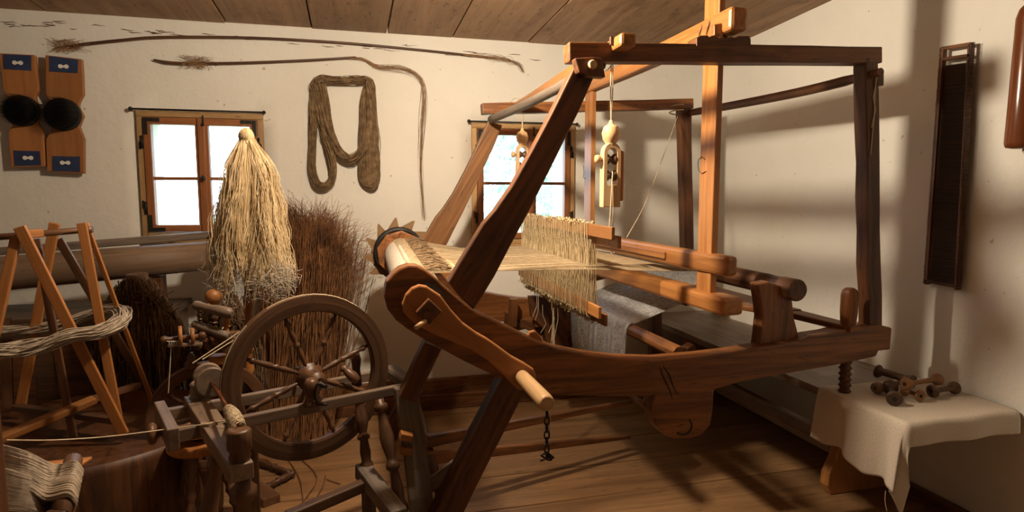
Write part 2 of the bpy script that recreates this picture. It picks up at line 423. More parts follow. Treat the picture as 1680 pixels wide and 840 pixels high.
# floor of wide planks running left to right, ceiling of wide boards running front to back
fl = struct(B().box(XL - .3, XR + .3, YF - .3, YB + .3, -.12, -.035).out('floor', 'floor'))
ys = [YF, -2.9, -2.4, -1.9, -1.5, -1.22, -.9, -.62, -.3, 0, .3, .62, .92, 1.22, 1.5]
ys += [W(1030, 807, Z=0).y]
yy = ys[-1]; ys = [y for y in ys if y < yy - .1] + [yy]
for q in (.27, .26, .3, .25, .28, .24, .3): ys.append(ys[-1] + q)
ys = [y for y in ys if y < YB - .06] + [YB]
for a, c in zip(ys, ys[1:]):
    cuts = [XL, U(-1.2, .2), XR] if R() < .5 else [XL, XR]
    for x0, x1 in zip(cuts, cuts[1:]):
        o = B().bar((x0 + .002, (a + c) / 2, -.018), (x1 - .002, (a + c) / 2, -.018), c - a - .006, .036, n=6, wob=.0009).out('floor_plank', 'floor', fl, bev=.0025)
ce = struct(B().bar((.0, YF - .3, zc(YF) + .09), (.0, YB + .3, zc(YB) + .09), 7.2, .06).out('ceiling', 'ceil'))
xs = [XL, -2.75, -2.2, -1.75, -1.3] + [W(px_, 60, Y=YB).x for px_ in (372, 512, 635, 742, 866, 1040)]
xs = xs[:3] + [xs[3]] + [xs[4] - .05] + xs[5:] + [1.62, XR + .05]
for a, c in zip(xs, xs[1:]):
    dz = U(-.003, .003)
    B().bar(((a + c) / 2, YF, zc(YF) + .02 + dz), ((a + c) / 2, YB, zc(YB) + .02 + dz), c - a - .007, .04).out('ceiling_board', 'ceil', ce, bev=.003)
# baseboards
bb = struct(B().box(XL, XR, YB - .03, YB, 0, .168).out('baseboard_back', 'oak_warm', bev=.004))
B().box(XL, XR, YB - .06, YB - .028, 0, .085).out('base_rail', 'oak', bb, bev=.004)
struct(B().box(XR - .028, XR, YF, YB - .06, 0, .055, 1).out('baseboard_right', 'oak', bev=.004))
struct(B().box(XL, XL + .03, YF, YB - .06, 0, .12, 1).out('baseboard_left', 'oak', bev=.004))

cr_ = []
for i in range(46):
    x = U(0, 930) if i > 12 else U(0, 330); y = 37 + x * .066 + random.gauss(0, 3)
    p = [W(x + k * U(3, 10), y + k * .6 + U(-1, 1), Y=YB - .002) for k in range(4)]
    cr_.append(p)
cko = B()
for p in cr_: cko.tube(p, [.0006, .0022, .0016, .0004], 5)
o_ = struct(cko.out('trim_1', 'oak')); o_.name = 'trim_2'
# windows
def window(name, w, mid, mz, fw=.028):
    x0, x1, z0, z1 = w; y = YB
    fr = struct(B().box(x0 - .012, x1 + .012, y - .022, y + .05, z1 - fw + .012, z1 + .012).box(x0 - .012, x0 + fw - .012, y - .022, y + .05, z0 - .012, z1 - fw + .012, 2)
                .box(x1 - fw + .012, x1 + .012, y - .022, y + .05, z0 - .012, z1 - fw + .012, 2).box(x0 + fw - .012, x1 - fw + .012, y - .022, y + .05, z0 - .012, z0 + fw - .012).out(name, 'winframe', bev=.003))
    xa, xb = x0 + fw - .01, x1 - fw + .01; za, zb = z0 + fw - .01, z1 - fw + .01
    for k, (a, c) in enumerate(((xa, mid), (mid, xb))):
        s_ = .034
        sa = B().box(a, c, y - .03, y + .012, zb - s_, zb).box(a, c, y - .03, y + .012, za, za + s_)
        sa.box(a, a + s_ * (1 if k == 0 else .9), y - .031, y + .011, za + s_, zb - s_, 2).box(c - s_ * (.9 if k == 0 else 1), c, y - .031, y + .011, za + s_, zb - s_, 2)
        so = sa.out('sash', 'sash', fr, bev=.003)
        ga, gc = a + s_ * .9, c - s_ * .9
        B().box(ga, gc, y - .024, y + .004, mz - .008, mz + .008).out('muntin', 'sash', so, bev=.003)
        for q0, q1 in ((za + s_, mz - .008), (mz + .008, zb - s_)):
            B().box(ga, gc, y - .012, y - .009, q0, q1).out('pane', 'glass', so)
        # corner irons on the sash, strap hinges
        ex = a if k == 0 else c; sg = 1 if k == 0 else -1
        for ez, sz in ((zb, -1), (za, 1)):
            h = B().box(*sorted((ex + sg * .002, ex + sg * .075)), y - .0335, y - .0305, *sorted((ez + sz * .004, ez + sz * .022)))
            h.box(*sorted((ex + sg * .002, ex + sg * .020)), y - .0336, y - .0306, *sorted((ez + sz * .022, ez + sz * .085)))
            for t_ in (.015, .04, .065): h.ball((ex + sg * t_, y - .034, ez + sz * .013), .003, 6)
            h.out('corner_iron', 'iron', so)
            hx = ex - sg * .006
            hg = B().tube([(hx, y - .03, ez + sz * .09), (hx, y - .03, ez + sz * .15)], .0065, 8)
            hg.tube([(hx, y - .03, ez + sz * .12), (hx - sg * .01, y - .028, ez + sz * .12), (hx - sg * .012, y - .025, ez + sz * .155)], .004, 6)
            hg.out('hinge', 'iron', fr)
    B().box(mid - .016, mid + .016, y - .042, y - .031, za, zb, 2).out('cover_strip', 'sash', fr, bev=.003)
    B().tube([(mid - .003, y - .05, mz + .012), (mid + .004, y - .058, mz)], .006, 8).ball((mid + .004, y - .06, mz), .011, 8).out('knob', 'iron', fr)
    B().tube([(mid + .012, y - .045, zb - .03), (mid + .012, y - .047, zb + .012)], .004, 6).ball((mid + .012, y - .05, zb - .032), .008, 8).out('latch', 'iron', fr)
    B().tube([(x0 - .03, y - .03, z1 + .018), (x1 + .02, y - .03, z1 + .02)], .0045, 8).ball((x0 - .03, y - .03, z1 + .018), .010, 8).ball((x1 + .02, y - .03, z1 + .02), .009, 8).out('curtain_rod', 'iron', fr)
    B().box(x0 - .01, x1 + .01, y - .035, y + .3, z0 - .04, z0 - .012).out('window_sill', 'winframe', fr, bev=.004)
    return fr
window('window_1', W1, -.708, W(280, 293, Y=YB).z)
window('window_2', W2, W(869, 250, Y=YB).x, W(860, 301, Y=YB).z)
# garden outside
lw = struct(B().box(-30, 30, YB + .6, 60, -.75, -.7).out('trim_1', 'lawn')); lw.name = 'garden_ground'
def tree(x, y, h, r, label, n=2600):
    t_ = thing('garden_tree', label, 'tree', (x, y, -.7), 'trees outside the window')
    B().tube([(x, y, -.7), (x + .1, y, h * .3), (x, y + .1, h * .6)], [r * .09, r * .07, r * .04], 8).out('trunk', 'oak', t_)
    b = B()
    for i in range(n):
        d = V((random.gauss(0, 1), random.gauss(0, 1), random.gauss(0, 1))).normalized() * r * U(.45, 1) ; c = V((x, y, h * .62)) + V((d.x, d.y, d.z * 1.1))
        a = V((U(-1, 1), U(-1, 1), U(-1, 1))).normalized() * .09; e = a.orthogonal().normalized() * .05
        f = b.bm.faces.new([b._v(c + q, q) for q in (-a, e, a, -e)])
    stuff(b.out('foliage', 'leaf', t_))
tree(3.3, 9.0, 3.4, 1.7, 'pale leafy tree outside the right window, nearer one')
tree(1.6, 12.5, 3.0, 1.8, 'pale leafy tree outside the right window, further left behind')

# ================================================================= LOOM
YN, YK = 1.80, 2.98        # near and far side frames
loom = thing('hand_loom', 'large old wooden hand loom with slanting braces and a half-woven linen web', 'loom', (.9, 2.4, 0))
def P8(lst, Y): return [W(x, y, Y=Y) for x, y in lst]
RAIL = [(630, 485), (634, 462), (645, 449), (656, 440), (670, 435), (684, 436), (696, 441), (711, 452), (730, 470), (755, 491), (780, 510), (810, 525), (840, 540), (875, 557), (915, 572), (960, 581), (1015, 588), (1080, 590), (1150, 584), (1200, 578), (1245, 570), (1311, 561), (1332, 551), (1361, 547), (1405, 536), (1442, 533), (1464, 538),
        (1461, 574), (1442, 576), (1438, 585), (1421, 589), (1369, 600), (1269, 617), (1215, 627), (1172, 640), (1170, 672), (1166, 698), (1152, 714), (1132, 721), (1108, 721), (1090, 714), (1077, 700), (1068, 672), (1075, 649), (1030, 651), (965, 650), (915, 649), (865, 645), (815, 619), (760, 592), (700, 560), (668, 540), (650, 526), (636, 508)]
rail_xz = P8(RAIL, YN - .035)
def railshape(Y0, Y1, name, mat):
    dy = Y1 - Y0
    b = B(); pts = [(p.x, Y0, p.z) for p in rail_xz]; b.prism(pts, (0, dy, 0), (1, 0, 0))
    return b.out(name, mat, loom, bev=.006)
railshape(YN - .035, YN + .035, 'side_rail', 'oak_warm')
railshape(YK - .03, YK + .03, 'side_rail', 'oak_warm')
for x_, Yc, pl in ((1.187, None, [(1157, 262), (1151, 257), (1146, 262), (1145, 271), (1147, 281), (1152, 285), (1158, 281)]), (1.142, None, [(957, 271), (958, 282), (957, 292), (961, 293)])):
    B().tube([W(a, c, X=x_ - .0005) for a, c in pl], .0013, 5).out('scribed_letter', 'iron', loom)
# carved ring and crack on the near rail
c0 = W(1122, 700, Y=YN - .036)
arc = [c0 + V((math.cos(a) * .030, 0, math.sin(a) * .028)) for a in [math.radians(d) for d in range(-140, 60, 12)]]
B().tube([p + V((0, -.0005, 0)) for p in arc], .0025, 6).out('carved_mark', 'iron', loom)
crk = [W(x, y, Y=YN - .0355) for x, y in ((1088, 600), (1098, 615), (1104, 632), (1112, 648))]
B().tube(crk, [.001, .003, .002, .0008], 5).out('crack', 'iron', loom)
crk = [W(x, y, Y=YN - .0355) for x, y in ((1082, 602), (1090, 622), (1099, 640), (1103, 655))]
B().tube(crk, [.001, .0025, .002, .0008], 5).out('crack', 'iron', loom)
# slanting braces
BR = [(941, 112), (905, 185), (872, 248), (840, 305), (812, 345), (793, 367), (762, 418), (735, 463), (756, 488), (777, 508), (789, 490), (812, 452), (838, 402), (865, 352), (900, 283), (925, 232), (948, 186), (975, 125)]
brx = P8(BR, YN - .02)
for Y0 in (YN - .022, YK - .022):
    sh = V((0.035, 0, -.02)) if Y0 > 2 else V((0, 0, 0))
    b = B(); b.prism([(p.x + sh.x * ((1.6 - p.z) * 1.0), Y0, p.z + sh.z) for p in brx], (0, .045, 0), W(941, 112, Y=2) - W(735, 463, Y=2))
    b.out('diagonal_brace', 'oak' if Y0 < 2 else 'loom_lit', loom, bev=.004)  # far brace takes the lit tone of the wood
# cap plate with wooden pin at brace head
cp = P8([(943, 95), (974, 93), (988, 95), (994, 127), (962, 125), (950, 119)], YN - .055)
B().prism(cp, (0, .035, 0)).out('brace_cap', 'oak', loom, bev=.004)
pc = W(974, 105, Y=YN - .07)
B().lathe(pc, pc + V((0, .03, 0)), [(0, .006), (0, .011), (.2, .014), (1, .014)], 14).out('wooden_pin', 'palehoney', loom)
# top rails
B().bar(W(929, 88, Y=YN), W(1437, 93, Y=YN), .055, .056, n=8, wob=.0015).out('top_rail', 'oak_warm', loom, bev=.004)
B().bar(W(790, 179, Y=YK), W(1134, 171, Y=YK), .05, .052, n=8, wob=.0015).out('top_rail', 'oak_warm', loom, bev=.004)
# upright posts at the right end
B().bar(W(1420, 96, Y=YN), W(1427, 538, Y=YN), .055, .056, up=(1, 0, 0), w1=.055, h1=.056, n=8, wob=.0015).out('upright_post', 'oak', loom, bev=.004)
B().bar(W(1121, 178, Y=YK), W(1128, 500, Y=YK), .055, .066, up=(1, 0, 0), h1=.055, n=6, wob=.0015).out('upright_post', 'oak', loom, bev=.004)
# round cross poles
ra, rb = W(1445, 118, Y=YN - .06), W(1120, 187, Y=YK + .05)
B().tube(crom([ra, ra.lerp(rb, .3) + V((0, 0, -.012)), ra.lerp(rb, .7) + V((0, 0, -.008)), rb], 14), [.014] * 2 + [.019] * 11 + [.017] * 2, 12).out('cross_pole', 'oak', loom)
la, lb = W(985, 106, Y=YN - .0), W(806, 196, Y=YK - .05)
B().tube(crom([la, la.lerp(lb, .5) + V((0, 0, -.01)), lb], 12), .019, 12).out('cross_pole', 'greywood', loom)
B().bar(W(1433, 118, Y=YN + .0), W(1433, 143, Y=YN + .0), .06, .03, up=(1, 0, 0)).out('pole_block', 'oak', loom, bev=.003)
# legs of the near frame
def legpoly(pts, Y, th, name, mat):
    b = B(); b.prism([(p.x, Y, p.z) for p in P8(pts, Y)], (0, th, 0)); return b.out(name, mat, loom, bev=.004)
pA0, pA1 = W(838, 625, Y=YN), W(748, 805, Y=YN)
d = (pA1 - pA0); pA2 = pA0 + d * ((pA0.z - 0.0) / -d.z)
B().bar(pA0 - d * .15, pA2, .075, .085, up=(1, 0, 0), n=6, wob=.002).out('front_leg', 'oak', loom, bev=.005)
pF = pA2 + V((0, YK - YN, 0)); pF0 = pA0 + V((0, YK - YN, 0))
B().bar(pF0 - d * .15, pF, .065, .07, up=(1, 0, 0), n=6, wob=.002).out('back_leg', 'oak', loom, bev=.005)
g0, g1 = W(668, 648, Y=1.93), W(692, 838, Y=1.86)
dd = g1 - g0; g2 = g0 + dd * (g0.z / -dd.z)
B().bar(g0 - dd * .08, g2, .06, .075, up=(1, 0, 0), n=7, wob=.003).out('notched_leg', 'greywood', loom, bev=.005)
B().bar(W(708, 562, Y=1.88), W(667, 652, Y=1.90), .05, .055, up=(1, 0, 0), n=3, wob=.002).out('leg_splice', 'oak', loom, bev=.005)
B().bar(W(693, 806, Y=1.88), W(748, 764, Y=1.84), .03, .04, n=2).out('leg_stretcher', 'greywood', loom, bev=.003)
for yy_ in (712, 735): B().bar(W(656, yy_, Y=1.87), W(676, yy_ + 4, Y=1.87), .05, .022).out('peg', 'swift', loom, bev=.003)
# right hand legs, standing behind the lobe of each rail
for Y0 in (YN, YK):
    q0 = V((rail_xz[20].x + .42, Y0 + .05, .72)); 
B().bar(W(1085, 640, Y=YN + .09), W(1100, 640, Y=YN + .09) + V((0, 0, -.56)), .05, .05, up=(1, 0, 0)).out('lobe_leg', 'oak', loom, bev=.004) if False else None
B().bar((1.58, YK, .62), (1.60, YK, 0), .055, .06, up=(1, 0, 0)).out('back_leg', 'oak', loom, bev=.004)
# notched block, wedges on top rail
nb = P8([(1143, 76), (1143, 62), (1150, 58), (1162, 58), (1164, 62), (1168, 58), (1176, 59), (1180, 63), (1186, 59), (1192, 63), (1198, 59), (1206, 62), (1212, 59), (1229, 59), (1232, 64), (1232, 77)], YN - .028)
B().prism(nb, (0, .055, 0)).out('notched_block', 'oak_warm', loom, bev=.0015)
wg = P8([(1172, 60), (1174, 38), (1190, 34), (1196, 60), (1191, 61), (1184, 56), (1178, 60)], YN - .0)
wg2 = P8([(1172, 58), (1172, 40), (1194, 36), (1197, 58), (1194, 61), (1189, 56), (1183, 60), (1178, 56)], YN - .02)
B().prism(wg2, (0, .03, 0)).out('wedge', 'honey', loom, bev=.002)

# ---- beater (batten)
XB = 1.2
for Y0, X0 in ((1.89, 1.2), (2.88, 1.155)):
    top = 2.045 if Y0 < 2 else 1.80
    B().bar((X0, Y0, .80), (X0, Y0, top), .024, .09, up=(0, 1, 0), n=4, wob=.0006).out('beater_sword', 'honey', loom, bev=.003)
e0, e1 = W(1202, 28, Y=1.75), None
e0.x = 1.19
B().bar((1.192, 1.735, e0.z - .006), (1.15, 3.02, e0.z - .03), .066, .074, h1=.056, w1=.05, n=6, wob=.001).out('beater_crossbar', 'honey', loom, bev=.012)
B().bar((1.205, 1.75, .966), (1.165, 3.02, .975), .048, .068, n=4, wob=.0005).out('beater_cap', 'honey', loom, bev=.012)
B().bar((1.212, 1.745, .832), (1.175, 3.02, .842), .082, .062, n=4, wob=.0005).out('beater_sill', 'honey', loom, bev=.012)
# groove moulding on the cap
B().bar((1.166 + .0, 2.12, .968), (1.135, 2.95, .975), .012, .028).out('hand_groove', 'honey', loom, bev=.004)
rc = []
for k, yy_ in enumerate((1.855, 1.90)):
    z0 = e0.z - .006; h = .042
    rc.append([V((1.19 + math.cos(a) * .038, yy_ + .01 * math.sin(a * 2), z0 - .003 + math.sin(a) * h)) for a in [i * PI / 8 for i in range(17)]])
strands('leather_tie', rc, .004, 'sash', loom, False)

# ---- crossbar carrying the pulleys
h0 = W(1018, 66, Y=1.72)
B().bar((.80, 1.70, h0.z), (.815, 3.03, h0.z - .02), .05, .04, n=5, wob=.001).out('pulley_crossbar', 'honey', loom, bev=.009)
B().bar(W(1003, 60, Y=1.76), W(1003, 74, Y=1.76), .012, .01, up=(1, 0, 0)).out('peg', 'turned', loom, bev=.002)
def pulley(x, ytop, zt, zb):
    L = zt - zb; c = V((x, ytop, 0)); s = L / .281
    bl = B(); cx = x
    bl.lathe((x, ytop, zt + .01), (x, ytop, zt - .075 * s), [(0, .006), (.1, .008), (.18, .012), (.25, .024 * s), (.5, .031 * s), (.75, .027 * s), (.9, .018 * s), (1, .018 * s)], 20)
    w_ = .062 * s; t_ = .034 * s; zz = zt - .07 * s; zlow = zb
    o1 = []
    # cheek ring in the XZ plane, arch shaped slot through it
    outer = [(-w_ / 2, zlow), (-w_ / 2, zz - .03 * s)] + [(-math.cos(a) * w_ / 2, zz - .03 * s + math.sin(a) * .035 * s) for a in [i * PI / 8 for i in range(1, 8)]] + [(w_ / 2, zz - .03 * s), (w_ / 2, zlow)]
    sw = w_ * .29; st = zz - .032 * s; sb = zlow + .075 * s
    inner = [(-sw, sb), (-sw, st)] + [(-math.cos(a) * sw, st + math.sin(a) * sw) for a in [i * PI / 8 for i in range(1, 8)]] + [(sw, st), (sw, sb)]
    n = len(outer)
    for yv in (ytop - t_ / 2, ytop + t_ / 2):
        pass
    A = [[bl._v((cx + p[0], yv, p[1]), (p[1], p[0], yv)) for p in outer] for yv in (ytop - t_ / 2, ytop + t_ / 2)]
    I = [[bl._v((cx + p[0], yv, p[1]), (p[1], p[0], yv)) for p in inner] for yv in (ytop - t_ / 2, ytop + t_ / 2)]
    for k in range(n):
        k2 = (k + 1) % n
        for s_ in (0, 1): bl.bm.faces.new((A[s_][k], A[s_][k2], I[s_][k2], I[s_][k]))
        bl.bm.faces.new((A[0][k], A[0][k2], A[1][k2], A[1][k])); bl.bm.faces.new((I[0][k], I[0][k2], I[1][k2], I[1][k]))
    o = bl.out('pulley_block', 'palehoney', loom, bev=.002)
    B().bar((x + w_ * .62, ytop + .012, zlow + .02 * s), (x + w_ * .62, ytop + .012, zz - .02 * s), t_ * .9, w_ * .42, up=(1, 0, 0)).out('side_cheek', 'honey', o, bev=.008)
    B().lathe((x - w_ * .9, ytop, zz - .05 * s), (x + w_ * .5, ytop, zz - .05 * s), [(0, .004), (.02, .013 * s), (.12, .015 * s), (.2, .011 * s), (.22, .006), (1, .006)], 12).out('axle_knob', 'palehoney', o)
    for zq in (zz - .05 * s, (sb + st) / 2 - .02 * s):
        B().lathe((x - sw * .95, ytop, zq), (x + sw * .95, ytop, zq), [(0, .018 * s), (.2, .018 * s), (.4, .011 * s), (.6, .011 * s), (.8, .018 * s), (1, .018 * s)], 14).out('pulley_wheel', 'turned', o)
    return o
pulley(.85, 1.935, 1.44, 1.159); pulley(.83, 2.97, 1.52, 1.239)
cords = []
for x, y, zt, zb in ((.85, 1.935, 1.44, 1.159), (.83, 2.97, 1.52, 1.239)):
    for dx in (-.0025, .0025): cords.append([(x + dx, y, h0.z + .02), (x + dx * 1.5, y, (zt + h0.z) / 2), (x, y, zt)])
    cords.append([(x + .03 * math.cos(a) - .03, y, h0.z - .012 + .034 * math.sin(a)) for a in [i * PI / 6 for i in range(13)]])
    cords.append([(x, y - .02, zb + .12), (x - .005, y - .02, zb), (x - .006, y - .005, 1.03)]); cords.append([(x, y - .018, zb + .12), (x + .006, y - .018, zb), (x + .008, y - .005, 1.0)])
strands('pulley_cord', cords, .0022, 'cord', loom)

# ---- heddle shafts
YH0, YH1 = 1.84, 2.99
hs = []
for j, (xx, zt, zb, e) in enumerate(((.822, 1.075, .802, .0), (.850, 1.045, .772, .01))):
    B().bar((xx, YH0 + e, zt), (xx, YH1, zt + .012), .012, .042, n=3).out('shaft_bar', 'honey', loom, bev=.002)
    B().bar((xx, YH0 + e + .10, zb - .008), (xx, YH1, zb + .012), .012, .042, n=3).out('shaft_bar', 'honey', loom, bev=.002)
    lines, tuft = [], []
    N = 84
    for i in range(N):
        y0 = 2.045 + (2.95 - 2.045) * (i + U(-.3, .3)) / N
        ze = .935 + U(-.006, .006); y1 = y0 + .07 * (1 - i / N) + U(-.006, .006)
        y1 = y0 + U(-.006, .006); y2 = y0 + U(-.008, .008)
        for s_ in (-1, 1):
            lines.append([(xx + s_ * .009, y0, zt + .026), (xx + s_ * .008, y0 + U(-.003, .003), zt - .03), (xx + s_ * .002, (y0 + y1) / 2 + U(-.004, .004), (zt + ze) / 2), (xx, y1, ze)])
        lines.append([(xx, y1, ze), (xx + .002, (y1 + y2) / 2, (ze + zb) / 2), (xx + .009, y2, zb + .02), (xx + .009, y2, zb - .03)])
        lines.append([(xx, y1, ze), (xx - .002, (y1 + y2) / 2, (ze + zb) / 2), (xx - .009, y2, zb + .02), (xx - .009, y2, zb - .03)])
        tuft.append([(xx + U(-.006, .006), y0 - .006, ze), (xx + U(-.008, .008), y0, ze + U(-.004, .006)), (xx, y0 + .008, ze + U(-.004, .004))])
    strands('heddle_strings', lines, .0015, 'heddle', loom)
    for zz, sg in ((zt + .024, 1), (zb - .028, -1)):
        for i in range(330):
            y0 = U(2.04, 2.95); a = U(0, 2 * PI); r = U(.004, .012)
            p = V((xx + U(-.01, .01), y0, zz))
            tuft.append([p, p + V((math.cos(a) * r, math.sin(a) * r, U(.0, .012) * sg)), p + V((math.cos(a + .9) * r * 1.3, math.sin(a + .9) * r * 1.3, U(-.008, .016) * sg))])
    strands('string_knots', tuft, .0017, 'heddle', loom)
hang = []
for i, (x, y) in enumerate(((883, 480), (890, 500), (905, 490), (880, 470), (915, 505))):
    p = W(x, y, X=.84); hang.append([p, p + V((.003, .004, -.05)), p + V((U(-.02, .02), 0, -.09)), p + V((U(-.02, .02), .0, -U(.12, .16)))])
p = W(908, 505, X=.85)
for k in range(9):
    hang.append([p + V((0, U(-.006, .006), 0)), p + V((U(-.006, .006), 0, -.11)), p + V((U(-.012, .012), 0, -.15)), p + V((U(-.015, .015), 0, -.36))])
strands('tie_up_cords', hang, .0018, 'cord', loom)

# ---- warp beam with ratchet wheel, crank
CB = V((.205, 0, .905))
wb0, wb1 = V((.203, YN - .03, .885)), V((.21, YK + .02, .94))
B().tube([wb0.lerp(wb1, i / 8) for i in range(9)], .034, 16).out('warp_beam', 'oak', loom)
roll = B().tube([wb0.lerp(wb1, f) for f in (.07, .1, .2, .35, .5, .65, .8, .88)], [.052, .068, .072, .073, .073, .073, .071, .066], 28).out('warp_roll', 'whitecloth', loom)
def beam_at(Y): return wb0.lerp(wb1, (Y - wb0.y) / (wb1.y - wb0.y))
rw = beam_at(2.86)
prof = []
NT = 12
for i in range(NT):
    a = 2 * PI * i / NT; 
    prof.append((a, .114)); prof.append((a + 2 * PI / NT * .12, .164)); prof.append((a + 2 * PI / NT * .22, .160))
pts = [rw + V((math.cos(a) * r, 0, math.sin(a) * r)) for a, r in prof]
b = B(); cv = [b._v(rw + V((0, y_, 0)), (0, 0, 0)) for y_ in (-.011, .011)]
rg = [[b._v(p + V((0, y_, 0)), (p.x, p.z, y_)) for p in pts] for y_ in (-.011, .011)]
n = len(pts)
for k in range(n):
    k2 = (k + 1) % n
    b.bm.faces.new((cv[0], rg[0][k], rg[0][k2])); b.bm.faces.new((cv[1], rg[1][k2], rg[1][k])); b.bm.faces.new((rg[0][k], rg[1][k], rg[1][k2], rg[0][k2]))
rwo = b.out('ratchet_wheel', 'tan', loom)
B().lathe(rw + V((0, -.055, 0)), rw + V((0, -.01, 0)), [(0, .094), (0, .102), (.08, .106), (1, .108)], 9).out('wheel_boss', 'oak_warm', rwo, bev=.003)
ia = [rw + V((math.cos(a) * .108, -.03, math.sin(a) * .108)) for a in [math.radians(d) for d in range(20, 215, 8)]]
B().tube(ia, [.006 + .009 * math.sin(PI * i / (len(ia) - 1)) for i in range(len(ia))], 6, sq=1.0).out('iron_band', 'iron', rwo)
# crank lever
CR = [(660, 500), (666, 484), (676, 473), (688, 468), (700, 470), (723, 485), (740, 508), (760, 530), (782, 546), (800, 556), (820, 570), (840, 585), (862, 597), (876, 606), (881, 618), (876, 634), (864, 642), (850, 640), (838, 628), (822, 612), (800, 592), (770, 572), (740, 560), (715, 550), (690, 537), (672, 524), (662, 512)]
B().prism(P8(CR, 1.70), (0, .03, 0)).out('crank_lever', 'carder', loom, bev=.005)
hb = wb0.copy(); hb.y = 1.64
B().bar(W(704, 512, Y=1.675) , W(704, 512, Y=1.675) + V((0, .06, 0)), .052, .052, up=(1, 0, 1)).out('square_hub', 'oak', loom, bev=.003)
B().lathe(W(697, 497, Y=1.735), W(697, 497, Y=1.764), [(0, .058), (1, .058)], 24).out('hub_washer', 'iron', loom)
B().tube([W(698, 526, Y=1.68), W(682, 538, Y=1.66)], .007, 10).out('hub_pin', 'palehoney', loom)
k0 = W(856, 618, Y=1.70); k1 = V((k0.x, 1.455, k0.z + .0))
B().lathe(k0, k1, [(0, .021), (.3, .022), (.9, .023), (.97, .022), (1, .018)], 12).out('crank_handle', 'palehoney', loom)
# chain under the handle: links of black iron
cz = k1.z - .02; cp_ = V((k1.x + .004, 1.47, cz)); ch = None
for i in range(6):
    c = cp_ + V((0, 0, -.012 - i * .019)); u = V((1, 0, 0)) if i % 2 else V((0, 1, 0))
    B().tube([c + u * math.cos(a) * .0065 + V((0, 0, math.sin(a) * .012)) for a in [k * PI / 6 for k in range(13)]], .0022, 6, cap=False).out('chain_link', 'iron', loom)
c = cp_ + V((0, 0, -.125))
kn = [[c + V((0, 0, .01)), c + V((U(-.018, .018), U(-.01, .01), U(-.015, .015))), c + V((U(-.02, .02), 0, -.012))] for k in range(7)]
strands('chain_tangle', kn, .0028, 'iron', loom, False)
strands('chain_string', [[cp_ + V((.008, 0, 0)), cp_ + V((.009, 0, -.08))]], .0012, 'cord', loom, False)

# ---- warp threads, woven cloth, cloth bar
def wy(i, N, e0_, e1_): return e0_ + (e1_ - e0_) * i / (N - 1)
lines = []; NW = 190
for i in range(NW):
    f = i / (NW - 1)
    y0 = 1.90 + .90 * f; ym = 2.03 + .88 * f; y1 = 2.14 + .74 * f
    c = beam_at(y0); zt = .935 + (.006 if i % 2 else -.006)
    lines.append([c + V((-.03, 0, .066)), c + V((0, 0, .0745)), c + V((.03, 0, .068 + U(-.002, .002))), (.50, y0 * .5 + ym * .5, .950 + U(-.002, .002)), (.84, ym, zt + .006), (1.13, y1, .915 + (.02 if i % 2 else -.008)), (1.30, y1, .902), (1.47, y1, .905)])
strands('warp_threads', lines, .0013, 'thread', loom)
# lease rods and thread ends bunched near the roll
B().tube([(.33, 1.9, .952), (.34, 2.9, .962)], .010, 8).out('lease_rod', 'palehoney', loom)
B().bar((.30, 1.88, .935), (.315, 2.88, .948), .03, .01).out('lease_rod', 'honey', loom, bev=.002)
ends = []
for i in range(110):
    y0 = U(1.92, 2.8); c = beam_at(y0)
    ends.append([c + V((.02, 0, .073)), c + V((.06, U(-.01, .01), .075 + U(0, .01))), c + V((.10, U(-.02, .02), .066 + U(-.004, .012)))])
strands('thread_ends', ends, .0016, 'yarn', loom)
# finished cloth: down from the breast beam to the cloth bar, then hanging
CPATH = [(1.50, .905), (1.47, .90), (1.445, .875), (1.45, .84), (1.42, .80), (1.28, .745), (1.12, .688), (1.085, .683), (1.068, .665), (1.062, .62), (1.06, .52), (1.07, .42)]
cpp = crom([V((x, 0, z)) for x, z in CPATH], 44)
def cf(u, v):
    i = min(43, int(u * 44)); t_ = u * 44 - i; p = cpp[i].lerp(cpp[i + 1], t_)
    y = 2.24 + (2.88 - 2.24) * v
    return (p.x + .002 * math.sin(v * 21) * u, y, p.z + .0015 * math.sin(v * 30 + u * 9))
B().grid(cf, 66, 30, g=lambda u, v: (u * 1.2, v * .7, 0)).out('woven_cloth', 'linen', loom, solid=.002)
B().tube([(1.092, 1.87, .652), (1.092, 2.4, .652), (1.095, 2.95, .655)], .026, 10, smooth=False).out('cloth_bar', 'oak_warm', loom, bev=.003)
B().bar(W(1128, 566, Y=1.9), W(1136, 582, Y=1.9), .04, .03).out('bar_stop', 'oak_warm', loom, bev=.003)
B().tube([(1.12, 2.2, .45), (1.12, 2.95, .45)], .045, 14).out('cloth_roller', 'oak', loom)
bq = W(1306, 476, Y=1.775)
B().lathe((bq.x, 1.765, bq.z), (bq.x + .01, 3.02, bq.z + .005), [(0, .030), (.0, .036), (.004, .039), (.06, .039), (.062, .036), (.12, .036), (.122, .038), (1, .038)], 20).out('breast_beam', 'oak', loom)
bk = P8([(1243, 466), (1262, 462), (1283, 470), (1300, 488), (1303, 520), (1311, 551), (1309, 566), (1257, 573), (1245, 571), (1251, 520), (1247, 490)], YN - .0)
for Y0 in (1.80, YK - .03):
    B().prism([(p.x, Y0 - .0, p.z) for p in bk], (0, .05, 0), (0, 0, 1)).out('beam_bracket', 'oak_warm', loom, bev=.006)
B().bar((1.13, YK - .02, .78), (1.52, YK - .02, .86), .03, .09).out('end_board', 'honey', loom, bev=.003)
